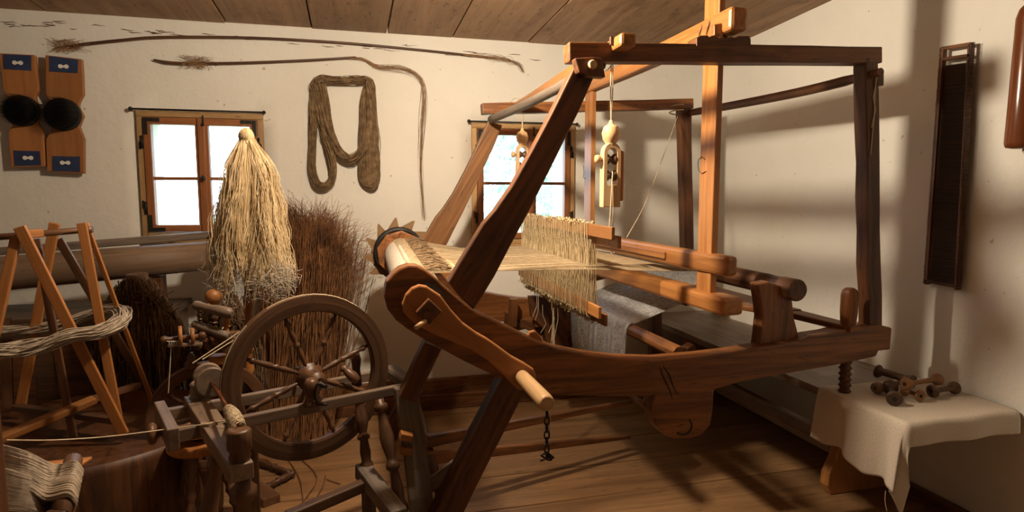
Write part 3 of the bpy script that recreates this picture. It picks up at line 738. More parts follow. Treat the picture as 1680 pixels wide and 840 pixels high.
# seat board behind the breast beam
sb0 = W(1372, 527, Z=.745)
B().prism([(sb0.x, 1.99, .735), (sb0.x, 3.0, .745), (sb0.x - .17, 3.0, .745), (sb0.x - .17, 2.12, .735), (sb0.x - .12, 2.0, .735), (sb0.x - .09, 1.99, .735)], (0, 0, .022), (0, 1, 0)).out('seat_board', 'oak_warm', loom, bev=.005)
B().bar((sb0.x - .045, 2.02, .742), (sb0.x + .035, 1.76, .725), .085, .024, h1=.022, w1=.065).out('board_tongue', 'oak_warm', loom, bev=.006)
# wooden screw
sx = W(1392, 520, Y=1.775); tp = []
zt, zm, zl = W(1390, 472, Y=1.775).z, .69, .49
B().lathe((sx.x, 1.775, .715), (sx.x, 1.775, zt), [(0, .012), (.08, .018), (.2, .026), (.45, .029), (.85, .029), (.95, .024), (1, .012)], 8).out('screw_handle', 'oak_warm', loom, bev=.002)
pf = []
for i in range(11): pf += [(i / 11, .017), (i / 11 + .03, .023), (i / 11 + .06, .017)]
B().lathe((sx.x + .015, 1.79, zl - .005), (sx.x + .01, 1.79, .72), pf + [(1, .017)], 14).out('wooden_screw', 'oak', loom)
# little parts inside the far frame
for x0_ in (843, 886):
    B().bar(W(x0_, 490, Y=2.90), W(x0_ - 3, 536, Y=2.90), .03, .042, up=(1, 0, 0)).out('guide_post', 'oak_warm', loom, bev=.003)
wv = P8([(830, 512), (836, 520), (848, 526), (858, 524), (868, 528), (880, 524), (895, 526), (897, 548), (884, 552), (872, 544), (862, 540), (846, 544), (833, 538), (828, 536)], 2.93)
B().prism(wv, (0, .03, 0)).out('carved_rail', 'oak', loom, bev=.002)
dm = P8([(868, 486), (930, 484), (928, 575), (900, 570), (893, 540), (872, 520)], 2.86)
B().prism(dm, (0, .03, 0)).out('frame_panel', 'oak', loom, bev=.002)
hp = P8([(864, 560), (872, 546), (880, 544), (888, 552), (894, 568)], YN - .0)
B().prism(hp, (0, .03, 0)).out('rest_block', 'honey', loom, bev=.003)
# treadles with pivot bar
T = [(W(700, 724, Y=2.22), W(808, 731, Y=2.30), W(1036, 659, Y=2.5)), (W(700, 752, Y=2.18), W(808, 752, Y=2.25), W(1033, 716, Y=2.48))]
for a, m_, c in T:
    mm = a.lerp(c, .3)
    B().bar(a, c, .028, .045, h1=.018, w1=.022, n=5, wob=.001).out('treadle', 'oak_warm', loom, bev=.004)
B().tube([(.26, 1.86, .22), (.26, 2.95, .27)], .018, 10).out('treadle_pivot', 'oak', loom)
B().tube([W(1035, 648, Y=2.5), W(1066, 672, Y=2.1)], .012, 8).out('lower_bar', 'sash', loom)
# cord from the far post down to the web
for ln_ in [crom([W(1112, 190, Y=2.95), W(1085, 265, Y=2.7), W(1058, 335, Y=2.5), W(1028, 390, Y=2.3)], 10),
                       [W(1437, 120, Y=1.77), W(1434, 190, Y=1.77), W(1428, 255, Y=1.77)], [W(1440, 120, Y=1.77), W(1433, 160, Y=1.76), W(1436, 180, Y=1.76), W(1430, 210, Y=1.77)]]: strands('slack_cord', [ln_], .0018, 'cord', loom, False)
hk = W(1110, 184, Y=2.94)
B().tube([hk + V((math.cos(i * .7) * .036 + .01, math.sin(i * .7) * .036 + .02, -.01 + .003 * i)) for i in range(19)], .0035, 6).out('cord_coil', 'cord', loom)

# ================================================================= BENCH ALONG THE RIGHT WALL, CLOTH, SPOOLS
bench = thing('wall_bench', 'long plain grey-brown wooden bench along the right wall under the loom', 'bench', (1.91, 2.4, 0))
B().bar((1.912, 1.50, .462), (1.912, 3.37, .462), .455, .034, n=8, wob=.0008).out('bench_seat', 'benchwood', bench, bev=.004)
def foot(Y0):
    pr_ = [(1.835, 0), (1.815, .04), (1.82, .09), (1.85, .15), (1.88, .25), (1.88, .445), (2.08, .445), (2.08, .25), (2.11, .15), (2.115, 0)]
    return B().prism([(x, Y0, z) for x, z in pr_], (0, .045, 0), (0, 0, 1)).out('leg', 'swift', bench, bev=.006)
foot(1.95); foot(3.15)
B().bar((1.90, 1.97, .18), (1.90, 3.18, .18), .04, .08).out('stretcher', 'benchwood', bench, bev=.004)
TX0, TX1, TY0, TY1 = 1.682, 2.135, 1.492, 1.865
def clothf(u, v):
    Lx, Hx = TX1 - TX0, .235; Ly, Hy = TY1 - TY0, .10
    s = u * (Lx + Hx); q = v * (Ly + Hy); ds = max(0, s - Lx); dq = max(0, q - Ly)
    x = TX1 - min(s, Lx); y = TY1 - min(q, Ly); z = .486 + .0025 * noise.noise(V((x * 9, y * 9, 0)))
    yy_ = min(q, Ly) / Ly
    lim = .185 + .05 * yy_ + .010 * math.sin(yy_ * 12 + .5)
    dsx = ds / Hx * lim
    r = .012
    if ds > 0:
        x -= r * (1 - math.exp(-dsx / r)) + (.012 * math.sin(y * 34 + 1.2) + .006 * math.sin(y * 71)) * dsx * 5 + .06 * dsx; z -= max(0, dsx - .003)
    if dq > 0:
        dqx = dq * (1 if u < .55 else 1)
        y -= r * (1 - math.exp(-dqx / r)) + .006 * math.sin(x * 30) * dqx * 8; z -= dqx * (.75 if ds == 0 else .95)
        if ds > 0: x += dqx * .55 * min(1, dsx * 8); y += dsx * .12
    return (x, y, z)
c_ = B().grid(clothf, 70, 60, g=lambda u, v: (u * .7, v * .6, 0)).out('table_cloth', 'whitecloth', solid=.002)
tag(c_, 'cream linen cloth draped over the near end of the wall bench', 'cloth')
strands('loose_thread', [crom([W(1453, 805, X=1.67), W(1452, 822, X=1.67), W(1455, 838, X=1.67)], 5)], .001, 'cord', c_, False)
def spool(a, b_, r, mat, label):
    a, b_ = V(a), V(b_); L = (b_ - a).length
    t_ = thing('weaving_spool', label, 'spool', (a + b_) / 2 - V((0, 0, r)), 'spools on the bench cloth')
    B().lathe(a, b_, [(0, .4 * r), (0, .85 * r), (.03, r), (.09, r), (.14, .75 * r), (.2, .42 * r), (.5, .36 * r), (.8, .42 * r), (.86, .75 * r), (.91, r), (.97, r), (1, .85 * r), (1, .4 * r)], 18).out('body', mat, t_)
    for e, q in ((a, -1), (b_, 1)):
        dd_ = (b_ - a).normalized() * q
        B().lathe(e - dd_ * .002, e + dd_ * .0012, [(0, r * .3), (1, r * .3)], 12).out('bore', 'black', t_)
    return t_
zb = .489
def SP(x, y, z): return W(x, y, Z=z)
spool(SP(1437, 608, zb + .062), SP(1500, 628, zb + .048), .025, 'wheelwood', 'dark wooden spool lying uppermost at the back left of the spool heap')
spool(SP(1436, 637, zb + .021), SP(1492, 624, zb + .021), .021, 'turned', 'small dark spool at the left edge of the heap, under the uppermost one')
spool(SP(1460, 634, zb + .028), SP(1468, 655, zb + .022), .026, 'wheelwood', 'short dark spool facing the front with its dark bore showing')
spool(SP(1511, 650, zb + .022), SP(1484, 640, zb + .022), .021, 'spool', 'orange wooden spool with its end disc turned to the front')
spool(SP(1541, 622, zb + .055), SP(1484, 630, zb + .062), .021, 'spool', 'longest pale orange spool crossing the heap to the right')
spool(SP(1568, 636, zb + .024), SP(1528, 642, zb + .024), .023, 'wheelwood', 'dark spool at the far right end of the heap beside the wall')

# ================================================================= THINGS ON THE WALLS
rd = thing('weaving_reed', 'long dark weaving reed hanging upright on the right wall', 'reed', (2.13, 1.79, .86))
q = [W(1546, 80, X=2.12), W(1596, 72, X=2.12), W(1574, 476, X=2.12), W(1518, 466, X=2.12)]
def lerp2(u, v): return q[0].lerp(q[1], u).lerp(q[3].lerp(q[2], u), v)
for u in (.05, .95): B().bar(lerp2(u, 0), lerp2(u, 1), .02, .013, up=(0, 1, 0)).out('reed_frame', 'oak', rd, bev=.002)
for v in (.0, .045, .985): B().bar(lerp2(0, v), lerp2(1, v), .02, .012).out('reed_end', 'oak_warm' if v == 0 else 'oak', rd, bev=.002)
dn = []
for i in range(230):
    v = .075 + .905 * i / 229; dn.append([lerp2(.05, v), lerp2(.95, v + U(-.001, .001))])
strands('reed_dents', dn, .0012, 'wheelwood', rd)
bi = [];
for i in range(160):
    for u in (.02, .98):
        v = i / 160; p = lerp2(u, v); bi.append([p + V((-.011, 0, 0)), p + V((-.012, U(-.004, .004), .003)), p + V((0, -.012 if u > .5 else .012, U(0, .003)))])
strands('binding_cord', bi, .0014, 'wheelwood', rd)
pb = lerp2(.5, .5); B().grid(lambda u, v: lerp2(.1 + .8 * u, .07 + .91 * v) + V((.008, 0, 0)), 2, 8, False).out('reed_backing', 'black', rd)

# hanging polished implement at the right edge
ht = thing('hanging_wooden_cylinder', 'polished dark red-brown wooden cylinder hanging at the right edge', 'wooden tool', (2.0, 1.45, 1.36))
hx, hy = 1.972, 1.43
B().lathe((hx, hy, 1.34), (hx, hy, 1.77), [(0, .02), (.01, .038), (.04, .042), (.3, .040), (.9, .037), (.96, .030), (1, .016)], 26).out('body', 'polished', ht)
B().lathe((hx, hy, 1.765), (hx, hy, 1.89), [(0, .016), (.1, .021), (.2, .024), (.32, .018), (.36, .012), (.42, .022), (.55, .028), (.7, .018), (.8, .012), (1, .008)], 20).out('turned_neck', 'polished', ht)
B().lathe((hx - .01, hy - .038, 1.45), (hx - .01, hy - .038, 1.66), [(0, .004), (.1, .014), (.5, .018), (.9, .014), (1, .004)], 14).out('inset_panel', 'turned', ht)
strands('hanging_cord', [[(hx, hy, 1.89), (hx, hy, zc(hy))]], .003, 'yarn', ht, False)
kb = V((hx + .015, hy - .01, 1.335)); B().ball(kb, .014, 12).out('end_knob', 'tow', ht)

# flax combs (hackles) on the back wall
def hackle(front, cx, cy, rx, rz, papers, label):
    y = YB - .03
    pts = P8(front, y - .02); t_ = thing('flax_comb', label, 'flax comb', (W(cx, cy, Y=y).x, y, W(cx, front[-1][1], Y=y).z), 'flax combs on the wall')
    B().prism(pts, (0, .022, 0), (0, 0, 1)).out('board', 'carder', t_, bev=.003)
    c = W(cx, cy, Y=y - .024)
    rr = (W(cx + rx, cy, Y=y - .02) - W(cx, cy, Y=y - .02)).length
    B().lathe(c + V((0, .004, 0)), c + V((0, -.018, 0)), [(0, rr), (.9, rr), (1, rr * .96)], 32).out('pin_block', 'black', t_)
    pn = []
    for i in range(-9, 10):
        for j in range(-8, 9):
            a, b_ = i / 9.5 * rr * .97, j / 8.5 * rr * .95
            if a * a + b_ * b_ < rr * rr * .92: pn.append([c + V((a, -.015, b_)), c + V((a * 1.03, -.095, b_ * 1.03))])
    strands('iron_pins', pn, lambda f: .0017 * (1 - .8 * f), 'iron', t_)
    for (pp, hx_, hy_) in papers:
        po = B().prism(P8(pp, y - .0235), (0, .002, 0)).out('blue_label', 'blue', t_)
        h = W(hx_, hy_, Y=y - .025)
        B().lathe(h + V((-.012, 0, 0)), h + V((-.012, -.0015, 0)), [(0, .0095), (1, .0095)], 12).lathe(h + V((.012, 0, 0)), h + V((.012, -.0015, 0)), [(0, .0095), (1, .0095)], 12).box(h.x - .012, h.x + .012, h.y - .0012, h.y, h.z - .005, h.z + .005).out('pale_cutout', 'plaster', po)
hackle([(-3, 87), (57, 90), (60, 118), (63, 148), (58, 158), (59, 164), (66, 182), (62, 202), (71, 217), (73, 250), (74, 273), (18, 274), (13, 217), (20, 206), (12, 182), (14, 162), (5, 147), (2, 118)], 37, 182, 29, 23,
       [([(5, 89), (51, 91), (51, 116), (6, 113)], 29, 103), ([(22, 247), (65, 248), (67, 271), (24, 272)], 46, 259)], 'left one of two dark-pinned flax combs on the wall, nearest the photo edge')
hackle([(74, 90), (134, 97), (136, 125), (137, 155), (130, 168), (129, 175), (137, 190), (130, 208), (138, 228), (138, 285), (77, 281), (75, 228), (86, 210), (76, 190), (84, 170), (75, 153)], 104, 188, 30, 24,
       [([(81, 92), (128, 98), (127, 120), (81, 117)], 104, 109), ([(86, 256), (131, 257), (131, 282), (86, 280)], 107, 267)], 'right one of two flax combs, with scuffed blue paper labels')

# whips of twisted fibre along the top of the wall
def whip(rod, tail, label, mat, tuft):
    y = YB - .02
    t_ = thing('fibre_whip', label, 'fibre rod', (W(*rod[0], Y=y)), 'long fibre rods on the wall')
    pts = [W(a, c, Y=y) for a, c in rod]; c_ = crom(pts, 40)
    B().tube(c_, [.004 + .004 * min(1, i / 6) * (1 - i / 60) for i in range(41)], 8).out('rod', mat, t_)
    ln = bundle([W(a, c, Y=y - .004) for a, c in tail], lambda f: .003 + .011 * math.sin(min(1, f * 1.1) * PI * .85), 20, 2.5, 40, .4, (0, 1, 0), .4, .7)
    strands('fibre_tail', ln, lambda f: .0010 * (1 - .5 * f), 'twiglight', t_)
    kn = []
    p = W(*tuft, Y=y)
    for i in range(90):
        a = U(0, 6.28); s_ = p + V((U(-.05, .05), -.004, U(-.006, .006))); kn.append([s_, s_ + V((U(-.03, .03), -.01, math.sin(a) * .02)), s_ + V((U(-.05, .05), -.01, math.sin(a + .5) * .03))])
    strands('fibre_knot', kn, .0009, 'twiglight', t_)
whip([(92, 79), (135, 73), (200, 66), (270, 61), (410, 62), (560, 70), (700, 83), (800, 94)], [(760, 89), (800, 93), (832, 98), (850, 106), (858, 118)], 'longest fibre-tipped rod fixed highest along the back wall', 'turned', (118, 76))
whip([(252, 98), (280, 103), (325, 104), (400, 103), (500, 99), (584, 94)], [(570, 95), (595, 97), (620, 110), (660, 113), (685, 125), (695, 150), (692, 210), (690, 270), (693, 320), (696, 358)], 'shorter rod with a long fibre tail hanging down beside the yarn skein', 'turned', (325, 103))

# hank of brown yarn on the back wall
sk = thing('yarn_skein', 'brown hemp yarn hank hung in an M on two pegs', 'yarn', W(567, 300, Y=YB - .04), None)
def wp(l, y): return [W(a, c, Y=y) for a, c in l]
L = []
L += bundle(wp([(517, 150), (518, 135), (530, 130), (560, 132), (590, 131), (606, 134), (610, 150)], YB - .05), .019, 80, 3, 26, .8)
L += bundle(wp([(519, 140), (514, 180), (513, 230), (513, 275), (518, 298), (530, 306), (542, 298), (546, 280), (541, 250), (533, 222), (527, 195), (521, 160), (520, 140)], YB - .045), .017, 90, 4, 50, .8)
L += bundle(wp([(527, 138), (535, 180), (542, 215), (552, 242), (566, 258), (578, 260), (592, 248), (600, 228), (606, 190), (607, 160), (604, 136)], YB - .06), .019, 90, 4, 44, .8)
L += bundle(wp([(604, 136), (596, 165), (593, 210), (593, 260), (594, 290), (601, 303), (608, 296), (607, 250), (603, 210), (607, 160)], YB - .04), .016, 80, 4, 44, .8)
L += bundle(wp([(609, 140), (613, 180), (616, 220), (617, 260), (619, 290), (612, 305), (602, 300), (604, 270), (606, 220)], YB - .045), .015, 70, 4, 44, .8)
strands('yarn_strands', L, .0017, 'yarn', sk)
for x in (530, 603): B().tube([W(x, 134, Y=YB + .01), W(x, 134, Y=YB - .075)], .006, 8).out('peg', 'oak', sk)

# ================================================================= BROOM TWIG BUNDLE
br = thing('twig_bundle', 'tall bundle of red-brown twigs leaning on the back wall', 'twigs', (-.3, 3.2, 0))
lines = []; fine = []
CL = [(U(0, 1), U(-26, 22), U(-18, 26)) for _ in range(34)]
for i in range(1700):
    cu_, cx_, cy_ = random.choice(CL); u = min(1, max(0, cu_ + random.gauss(0, .04))); x0 = 425 + 105 * u; b0 = W(x0, 690 + U(-10, 12), Z=U(.0, .02)); b0.y = min(b0.y, 3.3); b0.y = U(3.0, 3.26); 
    b0 = V((-.42 + .30 * u, U(3.02, 3.24), 0.01))
    w_ = random.gauss(0, .33); tx = 462 + 108 * u + cx_ + random.gauss(0, 9) * (1 + u); ty = 352 + cy_ + abs(random.gauss(0, 30)) + 50 * max(0, u - .5)
    tp_ = W(tx, ty, Y=U(3.12, 3.34))
    m1 = b0.lerp(tp_, .4) + V((U(-.03, .03), U(-.02, .02), 0)); m2 = b0.lerp(tp_, .75) + V((U(-.03, .03), U(-.02, .02), 0))
    ln = crom([b0, m1, m2, tp_], 7); lines.append(ln)
    for k in range(2):
        s_ = ln[U(0, 1) < .5 and 6 or 7]; dr = V((random.gauss((u - .45) * .10, .03), U(-.03, .02), U(.0, .09)))
        fine.append([s_, s_ + dr * .6, s_ + dr + V((U(-.02, .02), 0, U(-.02, .02)))])
strands('twig_stalks', lines, lambda f: .0024 * (1 - .55 * f), 'twig', br)
strands('twig_tips', fine, lambda f: .0011 * (1 - .5 * f), 'twig', br)
side = []
for k in range(34):
    a = W(U(530, 548), U(470, 610), Y=3.25); e = W(U(560, 612), U(360, 470), Y=3.32); m_ = a.lerp(e, .5) + V((-.01, 0, .02))
    ln = crom([a, m_, e], 8); side.append(ln)
    for j in range(3): side.append([ln[5 + j % 3], ln[5 + j % 3] + V((U(-.02, .05), 0, U(0, .05)))])
side.append(crom([W(548, 430, Y=3.3), W(580, 455, Y=3.32), W(605, 480, Y=3.33)], 6))
strands('side_shoots', side, lambda f: .0013 * (1 - .4 * f), 'twiglight', br)
core = B().tube([(-.27, 3.17, 0.01), (-.25, 3.19, .35), (-.22, 3.22, .7), (-.19, 3.26, .9)], [.07, .06, .07, .05], 14).out('twig_core', 'twig', br)

# ================================================================= SWIFT, DRUM, CHEST, ROLLER at the left
drum = thing('wooden_drum', 'low round dark wooden drum standing on the floor under the yarn swift', 'drum', (-.90, 2.38, 0))
DT = .40
B().lathe((-.90, 2.38, 0), (-.90, 2.38, DT), [(0, .40), (.1, .405), (.92, .41), (1, .405)], 40).out('body', 'oak', drum)  # dark oak stands in for the weak light at lower left
for z in (.06, .33): B().ring((-.90, 2.38, z), (0, 0, 1), .414, .40, .02, 48).out('hoop', 'iron', drum)
sw = thing('yarn_swift', 'orange wooden lath reel with crossed legs, standing at the far left', 'yarn reel', (-.95, 2.35, DT))
def lath(a, b_, w_, t_, ya, yb, mat='swift', name='leg'):
    p, q_ = W(*a, Y=ya), W(*b_, Y=yb); return B().bar(p, q_, t_, w_, up=(1, 0, 0), n=2).out(name, mat, sw, bev=.002)
lath((32, 372), (203, 712), .031, .014, 2.12, 2.16)
lath((27, 388), (-12, 560), .027, .014, 2.14, 2.05, 'swift')
lath((90, 366), (33, 672), .031, .014, 2.42, 2.50)
lath((96, 392), (246, 645), .027, .012, 2.45, 2.55, 'turned')
lath((134, 366), (196, 700), .027, .012, 2.22, 2.18)
lath((141, 366), (250, 660), .014, .012, 2.24, 2.50)
lath((60, 392), (128, 757), .022, .014, 2.30, 2.25, 'turned')
lath((9, 520), (14, 670), .03, .014, 2.5, 2.5, 'turned')
lath((-20, 728), (155, 655), .034, .02, 2.1, 2.3, 'swift', 'foot_rail'); lath((150, 656), (226, 632), .03, .02, 2.3, 2.5, 'turned', 'foot_rail')
lath((25, 668), (195, 690), .03, .02, 2.45, 2.2, 'turned', 'foot_rail')
B().tube([W(-15, 390, Y=2.2), W(60, 384, Y=2.25), W(152, 376, Y=2.25)], .010, 10).out('top_bar', 'turned', sw)
B().bar(W(38, 384, Y=2.2), W(68, 382, Y=2.24), .03, .026).out('joint_block', 'swift', sw, bev=.003)
L = bundle([W(-30, 578, Y=2.0), W(20, 575, Y=2.05), W(70, 567, Y=2.08), (W(120, 552, Y=2.1)), W(165, 545, Y=2.12), W(198, 528, Y=2.2), W(196, 512, Y=2.35), W(165, 514, Y=2.46), W(110, 530, Y=2.48), W(60, 540, Y=2.48), W(0, 545, Y=2.48)], .021, 190, 3, 60, .8, (0, 0, 1), .2, .35)
ws = tag(strands('wool_skein', L, .0020, 'wool', None, False), 'grey-beige wool skein stretched around the legs of the lath reel', 'yarn')
st = [crom([W(10, 722, Y=1.45), W(90, 722, Y=1.55), W(180, 716, Y=1.65), W(268, 705, Y=1.72)], 12), crom([W(170, 558, Y=2.1), W(168, 590, Y=2.1), W(174, 625, Y=2.1)], 6)]
# chest and roller by the back wall
chest = thing('low_chest', 'dark plank chest under the long roller by the back wall', 'chest', (-1.45, 3.1, 0))
B().box(-2.2, -.80, 2.93, 3.32, .0, .66).out('body', 'wheelwood', chest, bev=.006)  # dark wood carries the dimness of this corner in its colour
B().box(-2.22, -.78, 2.91, 3.33, .66, .69).out('lid', 'wheelwood', chest, bev=.006)
for x in (-1.98, -1.5, -1.02): B().box(x - .2, x + .2, 2.918, 2.932, .1, .58).out('front_panel', 'oak', chest, bev=.004)
rl = thing('long_roller', 'thick grey-brown wooden roller lying level under the left window', 'roller', (-1.2, 3.0, .8))
r0, r1 = W(-10, 450, Y=2.98), W(346, 419, Y=3.05)
dv = (r1 - r0); B().tube([r0 - dv * .35, r0, r0.lerp(r1, .5), r1], [.072, .072, .07, .066], 24).out('body', 'roller', rl)
d0, d1 = W(-10, 413, Y=3.12), W(350, 385, Y=3.16); dv = d1 - d0
B().bar(d0 - dv * .3, d1, .05, .034, n=3).out('back_bar', 'greywood', rl, bev=.005)
B().bar(W(352, 402, Y=3.06), W(384, 400, Y=3.07), .10, .17, up=(0, 0, 1)).out('end_block', 'greywood', rl, bev=.012)
for x in (-1.9, -.86): B().bar((x, 3.06, .69), (x, 3.06, .84), .08, .06, up=(1, 0, 0)).out('cradle', 'oak', rl, bev=.004)
def straw(cx, cy, wx, hz, Y0, label, n=1100):
    t_ = thing('fibre_bundle', label, 'fibre bundle', W(cx, cy + hz, Y=Y0), 'fibre bundles under the roller')
    L = []; top = W(cx, cy - hz, Y=Y0); sc_ = (W(cx + wx, cy, Y=Y0) - W(cx, cy, Y=Y0)).length; H_ = (W(cx, cy - hz, Y=Y0) - W(cx, cy + hz, Y=Y0)).length
    for i in range(n):
        a = U(0, 2 * PI); q_ = math.sqrt(R()); dx, dy = math.cos(a) * q_, math.sin(a) * q_
        f0 = top + V((dx * sc_ * .55, dy * .06, U(-.03, .02))); l = []
        for k in range(6):
            f = k / 5; bul = .55 + .5 * math.sin(min(1, f * 1.25) * PI * .5)
            l.append(V((top.x + dx * sc_ * bul + U(-.012, .012), Y0 + dy * .09 * (.6 + .5 * f) + U(-.008, .008), top.z - H_ * .22 * (dx * dx) * (1 - f) - H_ * f * (1 if q_ < .8 else U(.6, 1)) - U(0, .03))))
        L.append(l)
        if i % 3 == 0: L.append([l[1], l[1] + V((U(-.05, .05), U(-.05, 0), U(-.03, .05)))])
    strands('fibres', L, .0019, 'straw', t_)
    B().tube([top + V((0, .02, 0)), top + V((0, .02, -H_ * .5)), top + V((0, .02, -H_ * .95))], [sc_ * .3, sc_ * .5, sc_ * .5], 12, sq=.7).out('inner_mass', 'straw', t_)
straw(222, 546, 80, 96, 2.84, 'round dark fibre bundle hanging below the roller, left of the distaff')
straw(366, 575, 60, 98, 2.80, 'narrower brown fibre bundle behind the distaff with flax')

# ================================================================= BIG SPINNING WHEEL
ZR = .56
wt = thing('spinning_wheel', 'large dark spinning wheel with eight turned spokes in front of the loom', 'spinning wheel', (0, 1.9, .0))
u67 = V((math.sin(math.radians(67)), math.cos(math.radians(67)), 0)); ax = V((u67.y, -u67.x, 0))
fr0, fr1 = W(283, 716, Z=ZR), W(675, 634, Z=ZR); bk0, bk1 = W(272, 681, Z=ZR), W(648, 609, Z=ZR)
B().bar(fr0, fr1, .024, .036, h1=.03).out('bench_rail', 'benchwood', wt, bev=.003)
B().bar(bk0, bk1, .024, .036, h1=.03).out('bench_rail', 'benchwood', wt, bev=.003)
B().bar(W(640, 607, Z=ZR), W(684, 640, Z=ZR), .05, .045).out('end_block', 'greywood', wt, bev=.012)
B().bar(W(262, 674, Z=ZR + .015), W(285, 722, Z=ZR + .01), .028, .06, n=2).out('end_plate', 'benchwood', wt, bev=.003)
hp0, hp1 = W(320, 658, Z=.575), W(397, 776, Z=.575)
B().bar(hp0, hp1, .062, .04, w1=.052).out('head_plank', 'benchwood', wt, bev=.003)
B().lathe(W(352, 697, Z=.596), W(352, 697, Z=.5965), [(0, .008), (1, .008)], 12).out('peg_hole', 'black', wt)
ctr = (W(509, 618, Y=1.96))
RO = .258
B().ring(ctr, ax, RO, RO - .048, .034, 84, .007).out('wheel_rim', 'wheelwood', wt)
B().ring(ctr, ax, RO - .046, RO - .052, .02, 84).out('rim_bead', 'turned', wt)
B().lathe(ctr - ax * .06, ctr + ax * .085, [(0, .018), (.04, .025), (.10, .025), (.14, .019), (.36, .023), (.38, .031), (.40, .044), (.44, .044), (.45, .038), (.50, .038), (.52, .030), (.80, .025), (.82, .029), (.87, .029), (.89, .022), (1, .016)], 26).out('wheel_hub', 'turned', wt)
SPK = [(0, .5), (.1, .55), (.2, .75), (.32, .95), (.4, .6), (.43, 1), (.47, 1), (.5, .6), (.56, .95), (.7, .8), (.8, .62), (.84, .95), (.88, .95), (.9, .55), (1, .5)]
w67 = u67
for k in range(8):
    a = math.radians(20 + 45 * k); d = u67 * math.cos(a) + V((0, 0, 1)) * math.sin(a)
    turned(B(), ctr + d * .03, ctr + d * (RO - .045), .0105, SPK, 12).out('spoke', 'turned', wt)
# axle, crank and uprights
B().tube([ctr - ax * .12, ctr + ax * .13], .006, 8).out('axle', 'iron', wt)
e = ctr + ax * .125
B().tube(crom([e, e + V((-.02, 0, .01)), e + V((-.03, 0, -.02)), e + V((-.02, 0, -.05)), e + V((.005, 0, -.055))], 14), .0045, 8).out('axle_crank', 'iron', wt)
fp = W(512, 665, Z=ZR + .015); fpt = V((fp.x, fp.y, ctr.z + .02))
B().lathe(fp, fpt, [(0, .024), (.1, .026), (.2, .02), (.35, .017), (.6, .022), (.85, .021), (1, .014)], 16).out('wheel_post', 'turned', wt)
bp = W(585, 625, Z=ZR + .015); 
B().lathe(V((bp.x, bp.y, ZR)), V((bp.x, bp.y, ctr.z + .035)), [(0, .017), (.2, .017), (.5, .013), (.8, .017), (1, .012)], 14).out('wheel_post', 'turned', wt)
B().lathe(W(561, 602, Y=2.0), W(588, 626, Y=1.98), [(0, .008), (.08, .014), (.2, .010), (.35, .014), (.7, .017), (.95, .012), (1, .006)], 14).out('turned_pommel', 'turned', wt)
# legs on the base frame
ZB = .20
def leg(a, b_, ya, yb, r, name='leg'):
    p, q_ = W(*a, Y=ya), W(*b_, Y=yb); return turned(B(), p, q_, r).out(name, 'turned', wt)
leg((588, 640), (603, 775), 2.03, 1.98, .0215)
leg((622, 655), (662, 850), 1.93, 1.80, .022)
b0, b1 = W(604, 778, Y=1.98), W(655, 850, Y=1.70)
B().bar(W(594, 770, Y=2.0), b1, .05, .05).out('base_beam', 'greywood', wt, bev=.005)
b2 = W(470, 850, Y=1.80); B().bar(W(610, 790, Y=1.94), b2, .035, .035).out('base_beam', 'wheelwood', wt, bev=.005)
zf = min(b1.z, b2.z)
for p in (W(604, 785, Y=1.97), b1, b2): B().bar(p, (p.x, p.y, 0), .045, .045, up=(1, 0, 0)).out('base_foot', 'greywood', wt, bev=.004)
lp = W(395, 778, Z=.56); top = W(395, 703, Y=lp.y)
B().lathe(V((lp.x, lp.y, .575)), V((lp.x, lp.y, top.z)), [(0, .026), (.12, .026), (.16, .019), (.3, .025), (.44, .02), (.47, .024), (.52, .027), (.94, .027), (.98, .024), (1, .018)], 20).out('mother_post', 'turned', wt)
turned(B(), (lp.x + .004, lp.y, .555), (lp.x + .02, lp.y - .06, 0), .03).out('leg', 'turned', wt)
p2 = W(362, 735, Z=.555)
turned(B(), (p2.x, p2.y, .555), (p2.x - .11, p2.y - .1, 0), .026).out('leg', 'turned', wt)
q0 = W(325, 655, Z=.59); 
B().lathe(V((q0.x, q0.y, .59)), V((q0.x, q0.y, .645)), [(0, .022), (.15, .024), (.3, .018), (.5, .022), (.7, .019), (.85, .023), (1, .014)], 16).out('back_post', 'benchwood', wt)
s0 = W(347, 627, Y=q0.y - .03); spd = (V((top.x, top.y, top.z)) - s0)
axs = spd.normalized()
for off, r in ((-.085, .042), (.0, .045)):
    c = s0 + axs * off; B().lathe(c - axs * .008, c + axs * .008, [(0, r * .9), (.15, r), (.4, r), (.5, r * .9), (.6, r), (.85, r), (1, r * .9)], 28).out('whorl', 'benchwood', wt)
B().lathe(s0 - axs * .10, s0 + axs * .0, [(0, .012), (.5, .018), (1, .014)], 14).out('whorl_core', 'benchwood', wt)
B().tube([s0, s0 + spd * .97], [.006, .004], 10).out('spindle', 'polished', wt)
cop = []
for i in range(150):
    f = i / 150; c = s0 + spd * (.66 + .30 * f + U(-.01, .01)); a = i * 1.3
    uu = axs.orthogonal().normalized(); vv = axs.cross(uu); r = .012 + .006 * math.sin(f * PI)
    cop.append([c + (uu * math.cos(a + k * .9) + vv * math.sin(a + k * .9)) * r + axs * .004 * k * (1 if i % 2 else -1) for k in range(5)])
cop += bundle([s0 + spd * .75, W(372, 692, Z=.6), W(345, 696, Z=.6), W(330, 698, Z=.597)], .006, 14, 2, 10)
strands('spun_yarn', cop, .0013, 'cord', wt)
kn0 = W(240, 713, Z=ZR); kn1 = W(345, 697, Z=ZR)
dk = (kn1 - kn0); pfk = [(0, .004), (.01, .018), (.05, .028), (.10, .030), (.15, .024), (.19, .012), (.24, .010), (.28, .014)]
for i in range(14): pfk += [(.30 + i * .045, .009), (.322 + i * .045, .0135)]
B().lathe(kn0, kn1, pfk + [(1, .009)], 18).out('tension_screw', 'turned', wt)
